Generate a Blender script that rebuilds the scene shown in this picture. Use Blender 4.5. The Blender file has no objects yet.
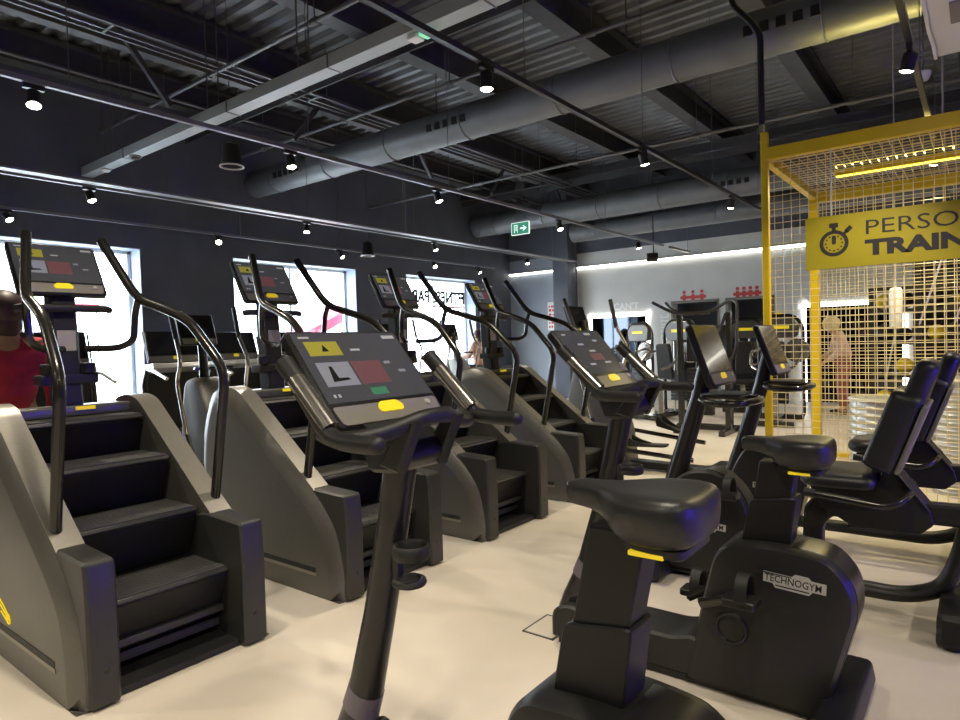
import bpy, bmesh, math, random
from mathutils import Vector, Matrix
random.seed(7)
scene = bpy.context.scene
COL = scene.collection
R = math.radians

# ------------------------------------------------------------------ camera, world, exposure
def look_axes(pitch, roll, yaw):
    f = Vector((math.sin(yaw)*math.cos(pitch), math.cos(yaw)*math.cos(pitch), math.sin(pitch)))
    r = Vector((math.cos(yaw), -math.sin(yaw), 0)); u = r.cross(f)
    return math.cos(roll)*r + math.sin(roll)*u, -math.sin(roll)*r + math.cos(roll)*u, f
cr, cu, cf = look_axes(R(-1.538), R(-1.624), R(-37.852))
cd = bpy.data.cameras.new('camera'); cam = bpy.data.objects.new('camera', cd); COL.objects.link(cam)
cd.sensor_fit = 'HORIZONTAL'; cd.sensor_width = 36.0; cd.lens = 645.6/960*36.0
cd.clip_start = 0.05; cd.clip_end = 300
mw = Matrix((cr, cu, -cf)).transposed().to_4x4(); mw.translation = (0, 0, 1.3); cam.matrix_world = mw
scene.camera = cam

world = bpy.data.worlds.new('daylight'); scene.world = world; world.use_nodes = True
bg = world.node_tree.nodes['Background']; bg.inputs['Color'].default_value = (0.86, 0.93, 1.0, 1); bg.inputs['Strength'].default_value = 9.0
scene.view_settings.view_transform = 'Standard'; scene.view_settings.look = 'None'
scene.view_settings.exposure = 0.85; scene.view_settings.gamma = 1.0; scene.view_settings.use_curve_mapping = False
try:
    scene.cycles.use_denoising = True; scene.cycles.max_bounces = 7; scene.cycles.diffuse_bounces = 4
    scene.cycles.glossy_bounces = 3; scene.cycles.sample_clamp_indirect = 4.0; scene.cycles.caustics_reflective = False
except Exception: pass
SPOT_W = 70.0          # one track lamp
FLOOD_W = 130.0
def area_light(name, loc, rot, sx, sy, power, col, parent=None, spread=None):
    l = bpy.data.lights.new(name, 'AREA'); l.shape = 'RECTANGLE'; l.size = sx; l.size_y = sy; l.energy = power; l.color = col
    o = bpy.data.objects.new(name, l); COL.objects.link(o); o.location = loc; o.rotation_euler = rot
    if parent: o.parent = parent
    if spread: l.spread = spread
    return o

# ------------------------------------------------------------------ materials
MATS = {}
def srgb(h):
    v = [int(h[i:i+2], 16)/255 for i in (0, 2, 4)]
    return tuple(c/12.92 if c <= 0.04045 else ((c+0.055)/1.055)**2.4 for c in v)
def mat(name, col, rough=0.5, metal=0.0, emit=None, es=0.0, noise=0.0, nscale=30.0, bump=0.0, coat=0.0, spec=None):
    m = bpy.data.materials.new(name); m.use_nodes = True; nt = m.node_tree; b = nt.nodes['Principled BSDF']
    c = srgb(col) if isinstance(col, str) else col
    b.inputs['Base Color'].default_value = (*c, 1); b.inputs['Roughness'].default_value = rough; b.inputs['Metallic'].default_value = metal
    if coat: b.inputs['Coat Weight'].default_value = coat; b.inputs['Coat Roughness'].default_value = 0.15
    if spec is not None: b.inputs['Specular IOR Level'].default_value = spec
    if emit:
        e = srgb(emit) if isinstance(emit, str) else emit
        b.inputs['Emission Color'].default_value = (*e, 1); b.inputs['Emission Strength'].default_value = es
    if noise or bump:
        tc = nt.nodes.new('ShaderNodeTexCoord'); n = nt.nodes.new('ShaderNodeTexNoise')
        n.inputs['Scale'].default_value = nscale; n.inputs['Detail'].default_value = 6
        nt.links.new(tc.outputs['Object'], n.inputs['Vector'])
        if noise:
            r = nt.nodes.new('ShaderNodeValToRGB'); r.color_ramp.elements[0].position = 0.3; r.color_ramp.elements[1].position = 0.7
            r.color_ramp.elements[0].color = (*[x*(1-noise) for x in c], 1); r.color_ramp.elements[1].color = (*[min(1, x*(1+noise)) for x in c], 1)
            nt.links.new(n.outputs['Fac'], r.inputs['Fac']); nt.links.new(r.outputs['Color'], b.inputs['Base Color'])
        if bump:
            bp = nt.nodes.new('ShaderNodeBump'); bp.inputs['Strength'].default_value = bump; bp.inputs['Distance'].default_value = 0.01
            nt.links.new(n.outputs['Fac'], bp.inputs['Height']); nt.links.new(bp.outputs['Normal'], b.inputs['Normal'])
    MATS[name] = m; return m
mat('concrete_floor', (0.60, 0.545, 0.46), 0.38, noise=0.10, nscale=1.3, bump=0.03)
mat('dark_wall', (0.082, 0.092, 0.118), 0.75, noise=0.12, nscale=2)
mat('blue_wall', (0.30, 0.34, 0.40), 0.7, noise=0.06, nscale=2)
mat('pale_wall', (0.62, 0.635, 0.62), 0.7, noise=0.05, nscale=2)
mat('reveal', (0.34, 0.40, 0.50), 0.6)
mat('deck', (0.150, 0.160, 0.178), 0.5, metal=0.1, noise=0.15, nscale=3)
mat('purlin', (0.045, 0.045, 0.050), 0.6, noise=0.2, nscale=5)
mat('duct_metal', (0.15, 0.16, 0.172), 0.5, metal=0.35, noise=0.1, nscale=4)
mat('trunking', (0.36, 0.39, 0.41), 0.5, metal=0.2)
mat('pipe', (0.12, 0.12, 0.125), 0.45, metal=0.4)
mat('track_black', (0.03, 0.03, 0.032), 0.35, metal=0.3)
mat('track_grey', (0.20, 0.205, 0.22), 0.5, metal=0.4)
mat('lamp_black', (0.012, 0.012, 0.013), 0.4)
mat('lamp_glow', (1, .95, .85), 0.4, emit=(1.0, 0.90, 0.72), es=26)
mat('led_white', (1, 1, 1), 0.4, emit=(1.0, 0.96, 0.86), es=9)
mat('led_frame', (1, 1, 1), 0.4, emit=(1.0, 0.98, 0.92), es=2.6)
mat('led_purple', (.3, .2, 1), 0.4, emit=(0.16, 0.08, 1.0), es=6)
mat('led_amber', (1, .85, .3), 0.4, emit=(1.0, 0.72, 0.06), es=2.0)
mat('exit_green', srgb('2f7f66'), 0.5, emit=srgb('2f8a6c'), es=0.35)
mat('exit_white', (.85, .95, .9), 0.5, emit=(.85, 1, .92), es=0.5)
mat('lamp_green', (.3, .8, .5), 0.4, emit=(.2, .75, .42), es=0.3)
mat('black_plastic', (0.008, 0.008, 0.0085), 0.42, spec=.35, bump=0.05, nscale=400)
mat('dark_plastic', (0.013, 0.013, 0.0125), 0.42, spec=.4, bump=0.05, nscale=400)
mat('tower_plastic', (0.026, 0.026, 0.025), 0.40, bump=0.05, nscale=400)
mat('post_black', (0.030, 0.029, 0.028), 0.30, metal=0.45)
mat('grey_plastic', (0.20, 0.19, 0.17), 0.45)
mat('graphite', (0.135, 0.132, 0.120), 0.38, metal=0.55, noise=0.05, nscale=60)
mat('graphite_light', (0.27, 0.255, 0.22), 0.36, metal=0.55, noise=0.05, nscale=60)
mat('tube_dark', (0.05, 0.048, 0.044), 0.22, metal=0.7)
mat('tube_silver', (0.42, 0.40, 0.36), 0.22, metal=0.9)
mat('rubber', (0.010, 0.010, 0.010), 0.55)
mat('vinyl', (0.016, 0.016, 0.017), 0.40, bump=0.08, nscale=250)
mat('tread', (0.055, 0.054, 0.05), 0.5)
mat('screen', (0.03, 0.03, 0.032), 0.16, emit=(0.10, 0.10, 0.105), es=0.22)
mat('screen_off', (0.015, 0.015, 0.016), 0.08, coat=0.5)
mat('tile_yellow', (.16, .14, .02), 0.3, emit=(0.30, 0.27, 0.03), es=0.35)
mat('tile_grey', (.12, .12, .13), 0.3, emit=(0.24, 0.25, 0.28), es=0.3)
mat('tile_red', (.06, .03, .03), 0.3, emit=(0.18, 0.07, 0.08), es=0.3)
mat('tile_green', (.02, .08, .045), 0.3, emit=(0.06, 0.24, 0.12), es=0.3)
mat('tile_white', (.2, .2, .2), 0.3, emit=(0.4, 0.4, 0.4), es=0.3)
mat('yellow_button', (0.80, 0.62, 0.02), 0.35, emit=(0.8, 0.6, 0.02), es=0.25)
mat('yellow_paint', (0.62, 0.45, 0.008), 0.42)
mat('yellow_sign', (0.31, 0.262, 0.006), 0.5)
mat('wire', (0.72, 0.62, 0.36), 0.4, metal=0.2)
mat('sign_ink', (0.018, 0.017, 0.016), 0.5)
mat('label_silver', (0.52, 0.52, 0.50), 0.35, metal=0.2)
mat('sticker', (0.30, 0.28, 0.32), 0.5)
mat('lilac_label', (0.13, 0.11, 0.14), 0.45)
mat('white_gloss', (0.72, 0.74, 0.74), 0.35)
mat('galvanised', (0.42, 0.43, 0.40), 0.38, metal=0.6, noise=0.08, nscale=20)
mat('red_cloth', (0.50, 0.028, 0.055), 0.7, noise=0.2, nscale=12)
mat('pink_cloth', (0.62, 0.40, 0.32), 0.8, noise=0.1, nscale=12)
mat('rust_cloth', (0.35, 0.10, 0.06), 0.8)
mat('dark_cloth', (0.02, 0.02, 0.025), 0.8)
mat('skin', (0.50, 0.28, 0.19), 0.55)
mat('brown_hair', (0.035, 0.012, 0.012), 0.5, noise=0.3, nscale=80)
mat('blond_hair', (0.72, 0.58, 0.30), 0.5, noise=0.25, nscale=80)
mat('white_card', (.75, .75, .74), 0.6)
mat('white_letter', (.85, .87, .88), 0.5)
mat('red_ink', (0.55, 0.05, 0.05), 0.5)
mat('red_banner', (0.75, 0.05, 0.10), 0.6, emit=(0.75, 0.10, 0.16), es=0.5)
mat('street', (0.7, 0.7, 0.68), 0.8)
mat('pale_car', (0.6, 0.66, 0.66), 0.3)
mat('stack_dark', (0.03, 0.03, 0.032), 0.3, metal=0.6)
mat('mirror', (0.055, 0.062, 0.075), 0.03, metal=1.0)
mat('frost', (0.06, 0.055, 0.05), 0.25)
g = bpy.data.materials.new('window_glass'); g.use_nodes = True; nt = g.node_tree; nt.nodes.clear()
o_ = nt.nodes.new('ShaderNodeOutputMaterial'); t_ = nt.nodes.new('ShaderNodeBsdfTransparent'); gl = nt.nodes.new('ShaderNodeBsdfGlossy'); mx = nt.nodes.new('ShaderNodeMixShader')
gl.inputs['Roughness'].default_value = 0.02; mx.inputs['Fac'].default_value = 0.06; t_.inputs['Color'].default_value = (.95, .98, 1, 1)
nt.links.new(t_.outputs[0], mx.inputs[1]); nt.links.new(gl.outputs[0], mx.inputs[2]); nt.links.new(mx.outputs[0], o_.inputs['Surface']); MATS['window_glass'] = g

# ------------------------------------------------------------------ mesh building
def fillet2(pts, r, n=4):
    """round the corners of a closed 2-D polygon; r = radius or list"""
    out = []; N = len(pts)
    for i in range(N):
        p = Vector(pts[i]); a = Vector(pts[i-1]); b = Vector(pts[(i+1) % N]); rr = r[i] if isinstance(r, (list, tuple)) else r
        if rr <= 0: out.append(tuple(p)); continue
        da = (a-p); db = (b-p); k = min(rr, da.length*0.48, db.length*0.48)
        s = p+da.normalized()*k; e = p+db.normalized()*k
        for j in range(n+1):
            t = j/n; out.append(tuple(s*(1-t)**2+p*2*t*(1-t)+e*t*t))
    return out
def inset2(pts, d):
    N = len(pts); A = sum(pts[i-1][0]*pts[i][1]-pts[i][0]*pts[i-1][1] for i in range(N)); sg = 1 if A > 0 else -1
    out = []
    for i in range(N):
        p = Vector(pts[i]); e1 = (p-Vector(pts[i-1])); e2 = (Vector(pts[(i+1) % N])-p)
        if e1.length < 1e-7 or e2.length < 1e-7: out.append(tuple(p)); continue
        e1.normalize(); e2.normalize(); n1 = Vector((-e1.y, e1.x))*sg; n2 = Vector((-e2.y, e2.x))*sg
        m = n1+n2; L = max(m.dot(n1), 0.5) if m.length > 1e-6 else 1
        out.append(tuple(p+m*(d/L)))
    return out
def fillet3(P, r, n=5):
    P = [Vector(p) for p in P]; out = [P[0]]
    for i in range(1, len(P)-1):
        a, p, b = P[i-1], P[i], P[i+1]; k = min(r, (a-p).length*0.48, (b-p).length*0.48)
        s = p+(a-p).normalized()*k; e = p+(b-p).normalized()*k
        for j in range(n+1):
            t = j/n; out.append(s*(1-t)**2+p*2*t*(1-t)+e*t*t)
    out.append(P[-1]); return out
class MB:
    def __init__(s): s.v = []; s.f = []; s.m = []; s.M = Matrix(); s.cur = 0; s.names = []
    def use(s, name):
        if name not in s.names: s.names.append(name)
        s.cur = s.names.index(name); return s
    def add(s, vs, fs):
        o = len(s.v); s.v += [s.M @ Vector(p) for p in vs]; s.f += [[i+o for i in q] for q in fs]; s.m += [s.cur]*len(fs); return s
    def box(s, c, d, rot=None):
        hx, hy, hz = d[0]/2, d[1]/2, d[2]/2; c = Vector(c)
        vs = [Vector((x, y, z)) for x in (-hx, hx) for y in (-hy, hy) for z in (-hz, hz)]
        if rot: 
            E = rot if isinstance(rot, Matrix) else Matrix.Rotation(rot[1], 3, rot[0]); vs = [E @ q for q in vs]
        return s.add([c+q for q in vs], [(0, 1, 3, 2), (4, 6, 7, 5), (0, 4, 5, 1), (2, 3, 7, 6), (0, 2, 6, 4), (1, 5, 7, 3)])
    def b2(s, x0, x1, y0, y1, z0, z1): return s.box(((x0+x1)/2, (y0+y1)/2, (z0+z1)/2), (abs(x1-x0), abs(y1-y0), abs(z1-z0)))
    def rings(s, R_, cap=True):
        n = len(R_[0]); vs = [p for r in R_ for p in r]; fs = []
        for k in range(len(R_)-1):
            for i in range(n): j = (i+1) % n; fs.append((k*n+i, k*n+j, (k+1)*n+j, (k+1)*n+i))
        if cap: fs.append(tuple(range(n))); fs.append(tuple((len(R_)-1)*n+i for i in range(n)))
        return s.add(vs, fs)
    def prism(s, pts, lo, hi, ch=0.0, ax='y'):
        def mp(p, t): return (p[0], t, p[1]) if ax == 'y' else ((p[0], p[1], t) if ax == 'z' else (t, p[0], p[1]))
        if ch > 0:
            q = inset2(pts, ch); L = [(q, lo), (pts, lo+ch), (pts, hi-ch), (q, hi)]
        else: L = [(pts, lo), (pts, hi)]
        return s.rings([[mp(p, t) for p in ps] for ps, t in L])
    def sections(s, L, ax='y'):
        """L = [(polygon, offset)] lofted along an axis"""
        def mp(p, t): return (p[0], t, p[1]) if ax == 'y' else ((p[0], p[1], t) if ax == 'z' else (t, p[0], p[1]))
        return s.rings([[mp(p, t) for p in ps] for ps, t in L])
    def tube(s, P, r, n=12, fr=0.05, r2=None, cap=True):
        """sweep; r may be a list per input point when fr=0"""
        Q = fillet3(P, fr) if fr > 0 and len(P) > 2 else [Vector(p) for p in P]
        T = [(Q[min(i+1, len(Q)-1)]-Q[max(i-1, 0)]).normalized() for i in range(len(Q))]
        up = Vector((0, 1, 0)) if abs(T[0].y) < 0.9 else Vector((0, 0, 1))
        N = (up-T[0]*up.dot(T[0])).normalized(); rg = []
        for i, q in enumerate(Q):
            N = (N-T[i]*N.dot(T[i])).normalized(); B = T[i].cross(N)
            ra = r[i] if isinstance(r, (list, tuple)) else r; rb = (r2[i] if isinstance(r2, (list, tuple)) else r2) if r2 else ra
            rg.append([q+N*(rb*math.cos(2*math.pi*k/n))+B*(ra*math.sin(2*math.pi*k/n)) for k in range(n)])
        return s.rings(rg, cap)
    def cyl(s, a, b, r, n=20, r1=None): return s.tube([a, b], [r, r if r1 is None else r1], n, 0)
    def lathe(s, prof, o=(0, 0, 0), n=24, axis='z'):
        rg = []
        for r, z in prof:
            rg.append([(o[0]+r*math.cos(2*math.pi*k/n), o[1]+r*math.sin(2*math.pi*k/n), o[2]+z) if axis == 'z' else
                       ((o[0]+r*math.cos(2*math.pi*k/n), o[1]+z, o[2]+r*math.sin(2*math.pi*k/n)) if axis == 'y' else
                        (o[0]+z, o[1]+r*math.cos(2*math.pi*k/n), o[2]+r*math.sin(2*math.pi*k/n))) for k in range(n)])
        return s.rings(rg)
    def ring(s, c, R_, r, axis='z', n=24, m=8, squash=1.0):
        vs = []; fs = []
        for i in range(n):
            a = 2*math.pi*i/n
            for j in range(m):
                b = 2*math.pi*j/m; rr = R_+r*math.cos(b); h = r*squash*math.sin(b); x, y = rr*math.cos(a), rr*math.sin(a)
                vs.append((c[0]+x, c[1]+y, c[2]+h) if axis == 'z' else ((c[0]+x, c[1]+h, c[2]+y) if axis == 'y' else (c[0]+h, c[1]+x, c[2]+y)))
        for i in range(n):
            for j in range(m): a, b = (i+1) % n, (j+1) % m; fs.append((i*m+j, a*m+j, a*m+b, i*m+b))
        return s.add(vs, fs)
    def ball(s, c, r, n=16, m=10, sc=(1, 1, 1)):
        vs = []; fs = []
        for i in range(m+1):
            t = math.pi*i/m
            for j in range(n): p = 2*math.pi*j/n; vs.append((c[0]+r*sc[0]*math.sin(t)*math.cos(p), c[1]+r*sc[1]*math.sin(t)*math.sin(p), c[2]+r*sc[2]*math.cos(t)))
        for i in range(m):
            for j in range(n): k = (j+1) % n; fs.append((i*n+j, i*n+k, (i+1)*n+k, (i+1)*n+j))
        return s.add(vs, fs)
    def build(s, name, material, parent=None, bev=0.0, loc=None, ang=35, seg=2, sub=0):
        me = bpy.data.meshes.new(name); me.from_pydata([tuple(p) for p in s.v], [], s.f)
        bm = bmesh.new(); bm.from_mesh(me); bmesh.ops.remove_doubles(bm, verts=bm.verts, dist=1e-6)
        bmesh.ops.recalc_face_normals(bm, faces=bm.faces); 
        if len(s.f) == len(bm.faces): pass
        bm.to_mesh(me); bm.free()
        names = s.names if s.names else [material]
        for nm in names: me.materials.append(MATS[nm])
        if s.names and len(me.polygons) == len(s.m): me.polygons.foreach_set('material_index', s.m)
        me.polygons.foreach_set('use_smooth', [True]*len(me.polygons)); me.set_sharp_from_angle(angle=R(ang)); me.update()
        ob = bpy.data.objects.new(name, me); COL.objects.link(ob)
        if parent: ob.parent = parent
        if loc: ob.location = loc
        if bev > 0:
            b = ob.modifiers.new('soft_edges', 'BEVEL'); b.width = bev; b.segments = seg; b.limit_method = 'ANGLE'; b.angle_limit = R(40)
        if sub:
            u = ob.modifiers.new('smooth', 'SUBSURF'); u.levels = sub; u.render_levels = sub
        return ob
def frame(o, u, v, w):
    """matrix with axes u,v,w at o"""
    m = Matrix((Vector(u).normalized(), Vector(v).normalized(), Vector(w).normalized())).transposed().to_4x4(); m.translation = o; return m
def tag(o, label, cat, group=None, kind=None):
    o['label'] = label; o['category'] = cat
    if group: o['group'] = group
    if kind: o['kind'] = kind
    return o
def thing(name, label, cat, loc=(0, 0, 0), rz=0.0, group=None):
    o = bpy.data.objects.new(name, None); COL.objects.link(o); o.location = loc; o.rotation_euler = (0, 0, rz); o.empty_display_size = 0.1
    return tag(o, label, cat, group)
def struct(mb, name, m, label=None, cat=None, bev=0):
    o = mb.build(name, m, bev=bev); o['kind'] = 'structure'
    if label: o['label'] = label
    if cat: o['category'] = cat
    return o
def dup(root, loc, label, rz=None):
    def cp(o, par):
        c = o.copy(); COL.objects.link(c)
        if par: c.parent = par
        for ch in o.children: cp(ch, c)
        return c
    r = cp(root, None); r.location = loc; r['label'] = label
    if rz is not None: r.rotation_euler = (0, 0, rz)
    return r
def rods(parent, L, r=.008, name='hanger_rod', m_='pipe'):
    for a, b in L: m = MB(); m.cyl(a, b, r, 6); m.build(name, m_, parent)
def text_mesh(txt, size, material, name, parent, M, depth=0.002, bold=0.0, sx=1.0, align='LEFT', shear=0.0):
    cu_ = bpy.data.curves.new(name, 'FONT'); cu_.body = txt; cu_.size = size; cu_.extrude = depth; cu_.offset = bold; cu_.align_x = align; cu_.shear = shear
    cu_.resolution_u = 3
    tmp = bpy.data.objects.new('tmp', cu_); COL.objects.link(tmp)
    me = bpy.data.meshes.new_from_object(tmp.evaluated_get(bpy.context.evaluated_depsgraph_get())); bpy.data.objects.remove(tmp)
    me.name = name; me.transform(Matrix.Diagonal((sx, 1, 1, 1))); me.transform(M); me.materials.clear(); me.materials.append(MATS[material])
    if sx < 0: me.flip_normals()
    ob = bpy.data.objects.new(name, me); COL.objects.link(ob)
    if parent: ob.parent = parent
    return ob

# ------------------------------------------------------------------ room shell
XW, XE, YS, YN, ZT = -9.1, 3.3, -4.5, 13.0, 5.0
m = MB(); m.b2(XW-0.4, XE+0.2, YS-0.2, YN+0.9, -0.2, 0); struct(m, 'floor', 'concrete_floor', 'pale beige polished concrete gym floor', 'floor')
# corrugated roof deck: trapezoid ribs running along X
prof = []; y = YS-0.2
while y < YN+0.4:
    prof += [(y, ZT), (y+0.07, ZT), (y+0.10, ZT+0.06), (y+0.17, ZT+0.06)]; y += 0.20
m = MB(); m.prism(prof+[(y, ZT+0.15), (YS-0.2, ZT+0.15)], XW-0.2, XE+0.2, ax='x'); struct(m, 'ceiling', 'deck', 'dark corrugated metal roof deck', 'ceiling')
for px_ in (-8.6, -6.9, -5.2, -3.5, -1.8, -0.1, 1.6):
    m = MB(); m.b2(px_-0.10, px_+0.10, YS, YN, 4.60, 4.64).b2(px_-0.012, px_+0.012, YS, YN, 4.64, 4.94).b2(px_-0.10, px_+0.10, YS, YN, 4.94, 4.985)
    struct(m, 'roof_beam', 'purlin', None, None)
for yb in (4.9, 11.2):
    m = MB(); m.b2(XW, XE, yb-0.08, yb+0.08, 4.42, 4.46).b2(XW, XE, yb-0.01, yb+0.01, 4.3, 4.6); struct(m, 'roof_truss', 'purlin')
# left wall with three tall windows
WIN = [(1.50, 4.19), (5.57, 8.05), (9.36, 11.60)]; ZS, ZH = 0.12, 2.72; TH = 0.36
m = MB(); edges = [YS-0.2]+[e for w in WIN for e in w]+[YN+0.9]
for i in range(0, len(edges), 2): m.b2(XW-TH, XW, edges[i], edges[i+1], 0, ZT+0.1)
for a, b in WIN: m.b2(XW-TH, XW, a, b, ZH, ZT+0.1).b2(XW-TH, XW, a, b, 0, ZS)
struct(m, 'wall_left', 'dark_wall', 'dark charcoal wall with three tall windows', 'wall')
for i, (a, b) in enumerate(WIN):
    m = MB(); t = 0.012
    m.b2(XW-TH+.02, XW+.004, a, a+t, ZS, ZH).b2(XW-TH+.02, XW+.004, b-t, b, ZS, ZH).b2(XW-TH+.02, XW+.004, a, b, ZH-t, ZH).b2(XW-TH+.02, XW+.004, a, b, ZS, ZS+t)
    w = struct(m, 'window_%d' % (i+1), 'reveal', 'tall window, %s from the left' % ('first', 'second', 'third')[i], 'window')
    f = MB(); fx = XW-TH+0.06
    f.b2(fx-.03, fx+.03, a+t, a+t+.05, ZS, ZH).b2(fx-.03, fx+.03, b-t-.05, b-t, ZS, ZH).b2(fx-.03, fx+.03, a, b, ZH-.06, ZH-t).b2(fx-.03, fx+.03, a, b, ZS+t, ZS+.06)
    f.b2(fx-.02, fx+.02, (a+b)/2-.02, (a+b)/2+.02, ZS, ZH)
    f.build('window_frame', 'white_gloss', w, bev=.004)
    p = MB(); p.b2(fx-.004, fx+.004, a+t+.04, b-t-.04, ZS+.04, ZH-.05); p.build('glass_pane', 'window_glass', w)
# far wall: bluish part, column, pale part with two doorways
D1, D2 = (-5.02, -4.12), (-3.92, -3.10); DH = 2.0; SPL = -7.42
m = MB(); m.b2(XW-TH, SPL, YN, YN+0.25, 0, 3.25); struct(m, 'wall_far', 'blue_wall', 'blue-grey end of the far wall', 'wall')
m = MB(); m.b2(SPL, D1[0], YN, YN+.25, 0, 3.25).b2(D1[1], D2[0], YN, YN+.25, 0, 3.25).b2(D2[1], XE+.2, YN, YN+.25, 0, 3.25)
for d in (D1, D2): m.b2(d[0], d[1], YN, YN+.25, DH, 3.25)
struct(m, 'wall_back', 'pale_wall', 'pale grey far wall with two doorways', 'wall')
m = MB(); m.b2(XW-TH, XE+.2, YN-.02, YN+.25, 3.25, ZT+.1); struct(m, 'trim_1', 'dark_wall', 'dark upper band of the far wall', 'wall')
for i, d in enumerate((D1, D2)):
    m = MB(); m.use('dark_wall').b2(d[0], d[1], YN+.8, YN+.85, 0, DH).b2(d[0]-.05, d[0], YN+.25, YN+.85, 0, DH).b2(d[1], d[1]+.05, YN+.25, YN+.85, 0, DH).b2(d[0], d[1], YN+.25, YN+.85, DH, DH+.05)
    m.use('grey_plastic').b2(d[0]-.04, d[0], YN-.015, YN, 0, DH+.04).b2(d[1], d[1]+.04, YN-.015, YN, 0, DH+.04).b2(d[0]-.04, d[1]+.04, YN-.015, YN, DH, DH+.04)
    struct(m, 'door_%d' % (i+1), 'dark_wall', 'dark open doorway under a red pictogram, %s one' % ('left', 'right')[i], 'door')
m = MB(); m.b2(-7.62, -7.26, 12.62, YN, 0, ZT); struct(m, 'column', 'dark_wall', 'dark grey column against the far wall', 'column', bev=.01)
m = MB(); m.cyl((-7.66, 12.7, 0), (-7.66, 12.7, ZT), 0.035).cyl((-7.18, 12.86, 0), (-7.18, 12.86, 3.9), .02); struct(m, 'pipe_riser', 'pipe')
m = MB(); m.b2(XE, XE+.2, YS, YN, 0, ZT+.1); struct(m, 'wall_right', 'dark_wall')
m = MB(); m.b2(XW-TH, XE+.2, YS-.2, YS, 0, ZT+.1); struct(m, 'wall_front', 'dark_wall')
m = MB(); m.b2(XW, SPL, YN-.015, YN, 0, .1); struct(m, 'baseboard_far', 'dark_plastic')
m = MB(); m.b2(-80, XW-TH-.01, -60, 80, -.3, -.1); struct(m, 'street', 'street', 'sunlit pavement outside the windows', 'pavement')
# LED line along the far wall
m = MB(); m.use('led_white').b2(XW, XE, YN-.03, YN-.005, 2.91, 2.935); m.use('grey_plastic').b2(XW, XE, YN-.034, YN-.001, 2.94, 2.955)
tag(m.build('led_strip', 'led_white'), 'thin warm white light line running along the far wall', 'light strip')

# ------------------------------------------------------------------ ceiling services
def duct(name, y, z, r, x0, x1, label, vents=()):
    t = thing(name, label, 'duct', (0, 0, 0), 0, 'ventilation ducts under the roof')
    m = MB(); m.cyl((x0, y, z), (x1, y, z), r, 28); m.build('duct_pipe', 'duct_metal', t)
    x = x0+0.6
    while x < x1:
        s = MB(); s.ring((x, y, z), r, .012, 'x', 28, 6); s.build('seam_ring', 'duct_metal', t); x += 1.25
    for vx in vents:
        for k in range(5):
            a = R(200); g_ = MB(); g_.box((vx+k*.13, y+math.cos(a)*r, z+math.sin(a)*r*0.3), (.075, .03, .085)); g_.build('vent_slot', 'rubber', t)
    x = x0+1.35
    while x < x1: rods(t, [((x, y, z+r), (x, y, ZT-.005))]); x += 2.5
    return t
duct('air_duct', 6.02, 3.90, .20, -9.09, XE, 'large round grey duct crossing the room nearest the viewer', (-5.2, -1.55, -8.3))
duct('air_duct', 11.6, 3.92, .24, -9.0, XE, 'round grey duct beyond the exit sign, upper of the two far ducts', (-3.6,))
duct('air_duct', 12.45, 3.62, .20, -7.0, XE, 'round grey duct running close above the pale far wall')
t = thing('cable_trunking', 'long pale grey box trunking crossing the ceiling at upper left', 'trunking')
m = MB(); m.b2(XW, XE, 3.49, 3.63, 3.58, 3.69); m.build('trunking_box', 'trunking', t, bev=.004)
for xx in (-7.9, -5.7, -4.2, -2.6, -1.0): s = MB(); s.b2(xx-.006, xx+.006, 3.484, 3.636, 3.575, 3.695); s.build('joint_band', 'pipe', t)
rods(t, [((xx, yy, 3.69), (xx, yy, ZT-.005)) for xx in (-8.2, -6.05, -4.6, -2.8, -1.0, .8) for yy in (3.5, 3.62)])
t = thing('emergency_lamp', 'small green lit emergency lamp under the ceiling trunking', 'lamp', (-3.17, 3.57, 3.576))
m = MB(); m.use('lamp_green').prism(fillet2([(-.055, -.05), (.055, -.05), (.055, .05), (-.055, .05)], .02), -.03, 0, .006, ax='z'); m.build('lamp_body', 'lamp_green', t)
s = MB(); s.prism(fillet2([(-.05, -.05), (.05, -.05), (.05, .05), (-.05, .05)], .02), -.03, 0, .005, ax='z'); s.build('white_housing', 'white_gloss', t, loc=(-.12, -.0, 0))
for nm, lb, xx in (('smoke_detector', 'round white smoke detector near the wall end of the trunking', -8.55), ('ceiling_speaker', 'dark oval speaker set in the ceiling trunking', -7.75)):
    t = thing(nm, lb, 'detector', (xx, 3.56, 3.58)); m = MB(); m.lathe([(.0, -.035), (.04, -.034), (.06, -.012), (.065, 0)], n=20); m.build('housing', 'white_gloss' if 'smoke' in nm else 'track_black', t)
    m = MB(); m.ring((0, 0, -.012), .058, .006, 'z', 20, 6); m.build('rim', 'grey_plastic', t)
t = thing('cable_ladder', 'triple rail cable ladder running overhead towards the far wall', 'cable tray')
for xx in (-6.56, -6.46, -6.31): m = MB(); m.b2(xx-.013, xx+.013, YS, YN-.1, 4.33, 4.37); m.build('rail', 'pipe', t)
for yy in (-2, .4, 2.75, 5.1, 7.45, 9.8, 12.15): m = MB(); m.b2(-6.56, -6.31, yy-.012, yy+.012, 4.325, 4.335); m.build('rung', 'pipe', t)
rods(t, [((xx, yy, 4.35), (xx, yy, ZT-.005)) for yy in (-1, 2.1, 5.2, 8, 12) for xx in (-6.575, -6.295)], .006)
def pipe(label, a, b, r=.022):
    t = MB(); t.cyl(a, b, r, 10); d = Vector(b)-Vector(a); n = int(d.length/1.6)
    for k in range(n):
        p = Vector(a)+d*((k+.5)/n); t.cyl(p-d.normalized()*.04, p+d.normalized()*.04, r*1.5, 10)
        if not -6.75 < p.x < -6.1: t.cyl(p, (p.x, p.y, ZT-.02), .006, 6)
    tag(t.build('sprinkler_pipe', 'pipe'), label, 'pipe')
pipe('thin pipe parallel to the left wall high above the stair climbers', (-8.1, YS, 4.5), (-8.1, YN, 4.5))
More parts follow.
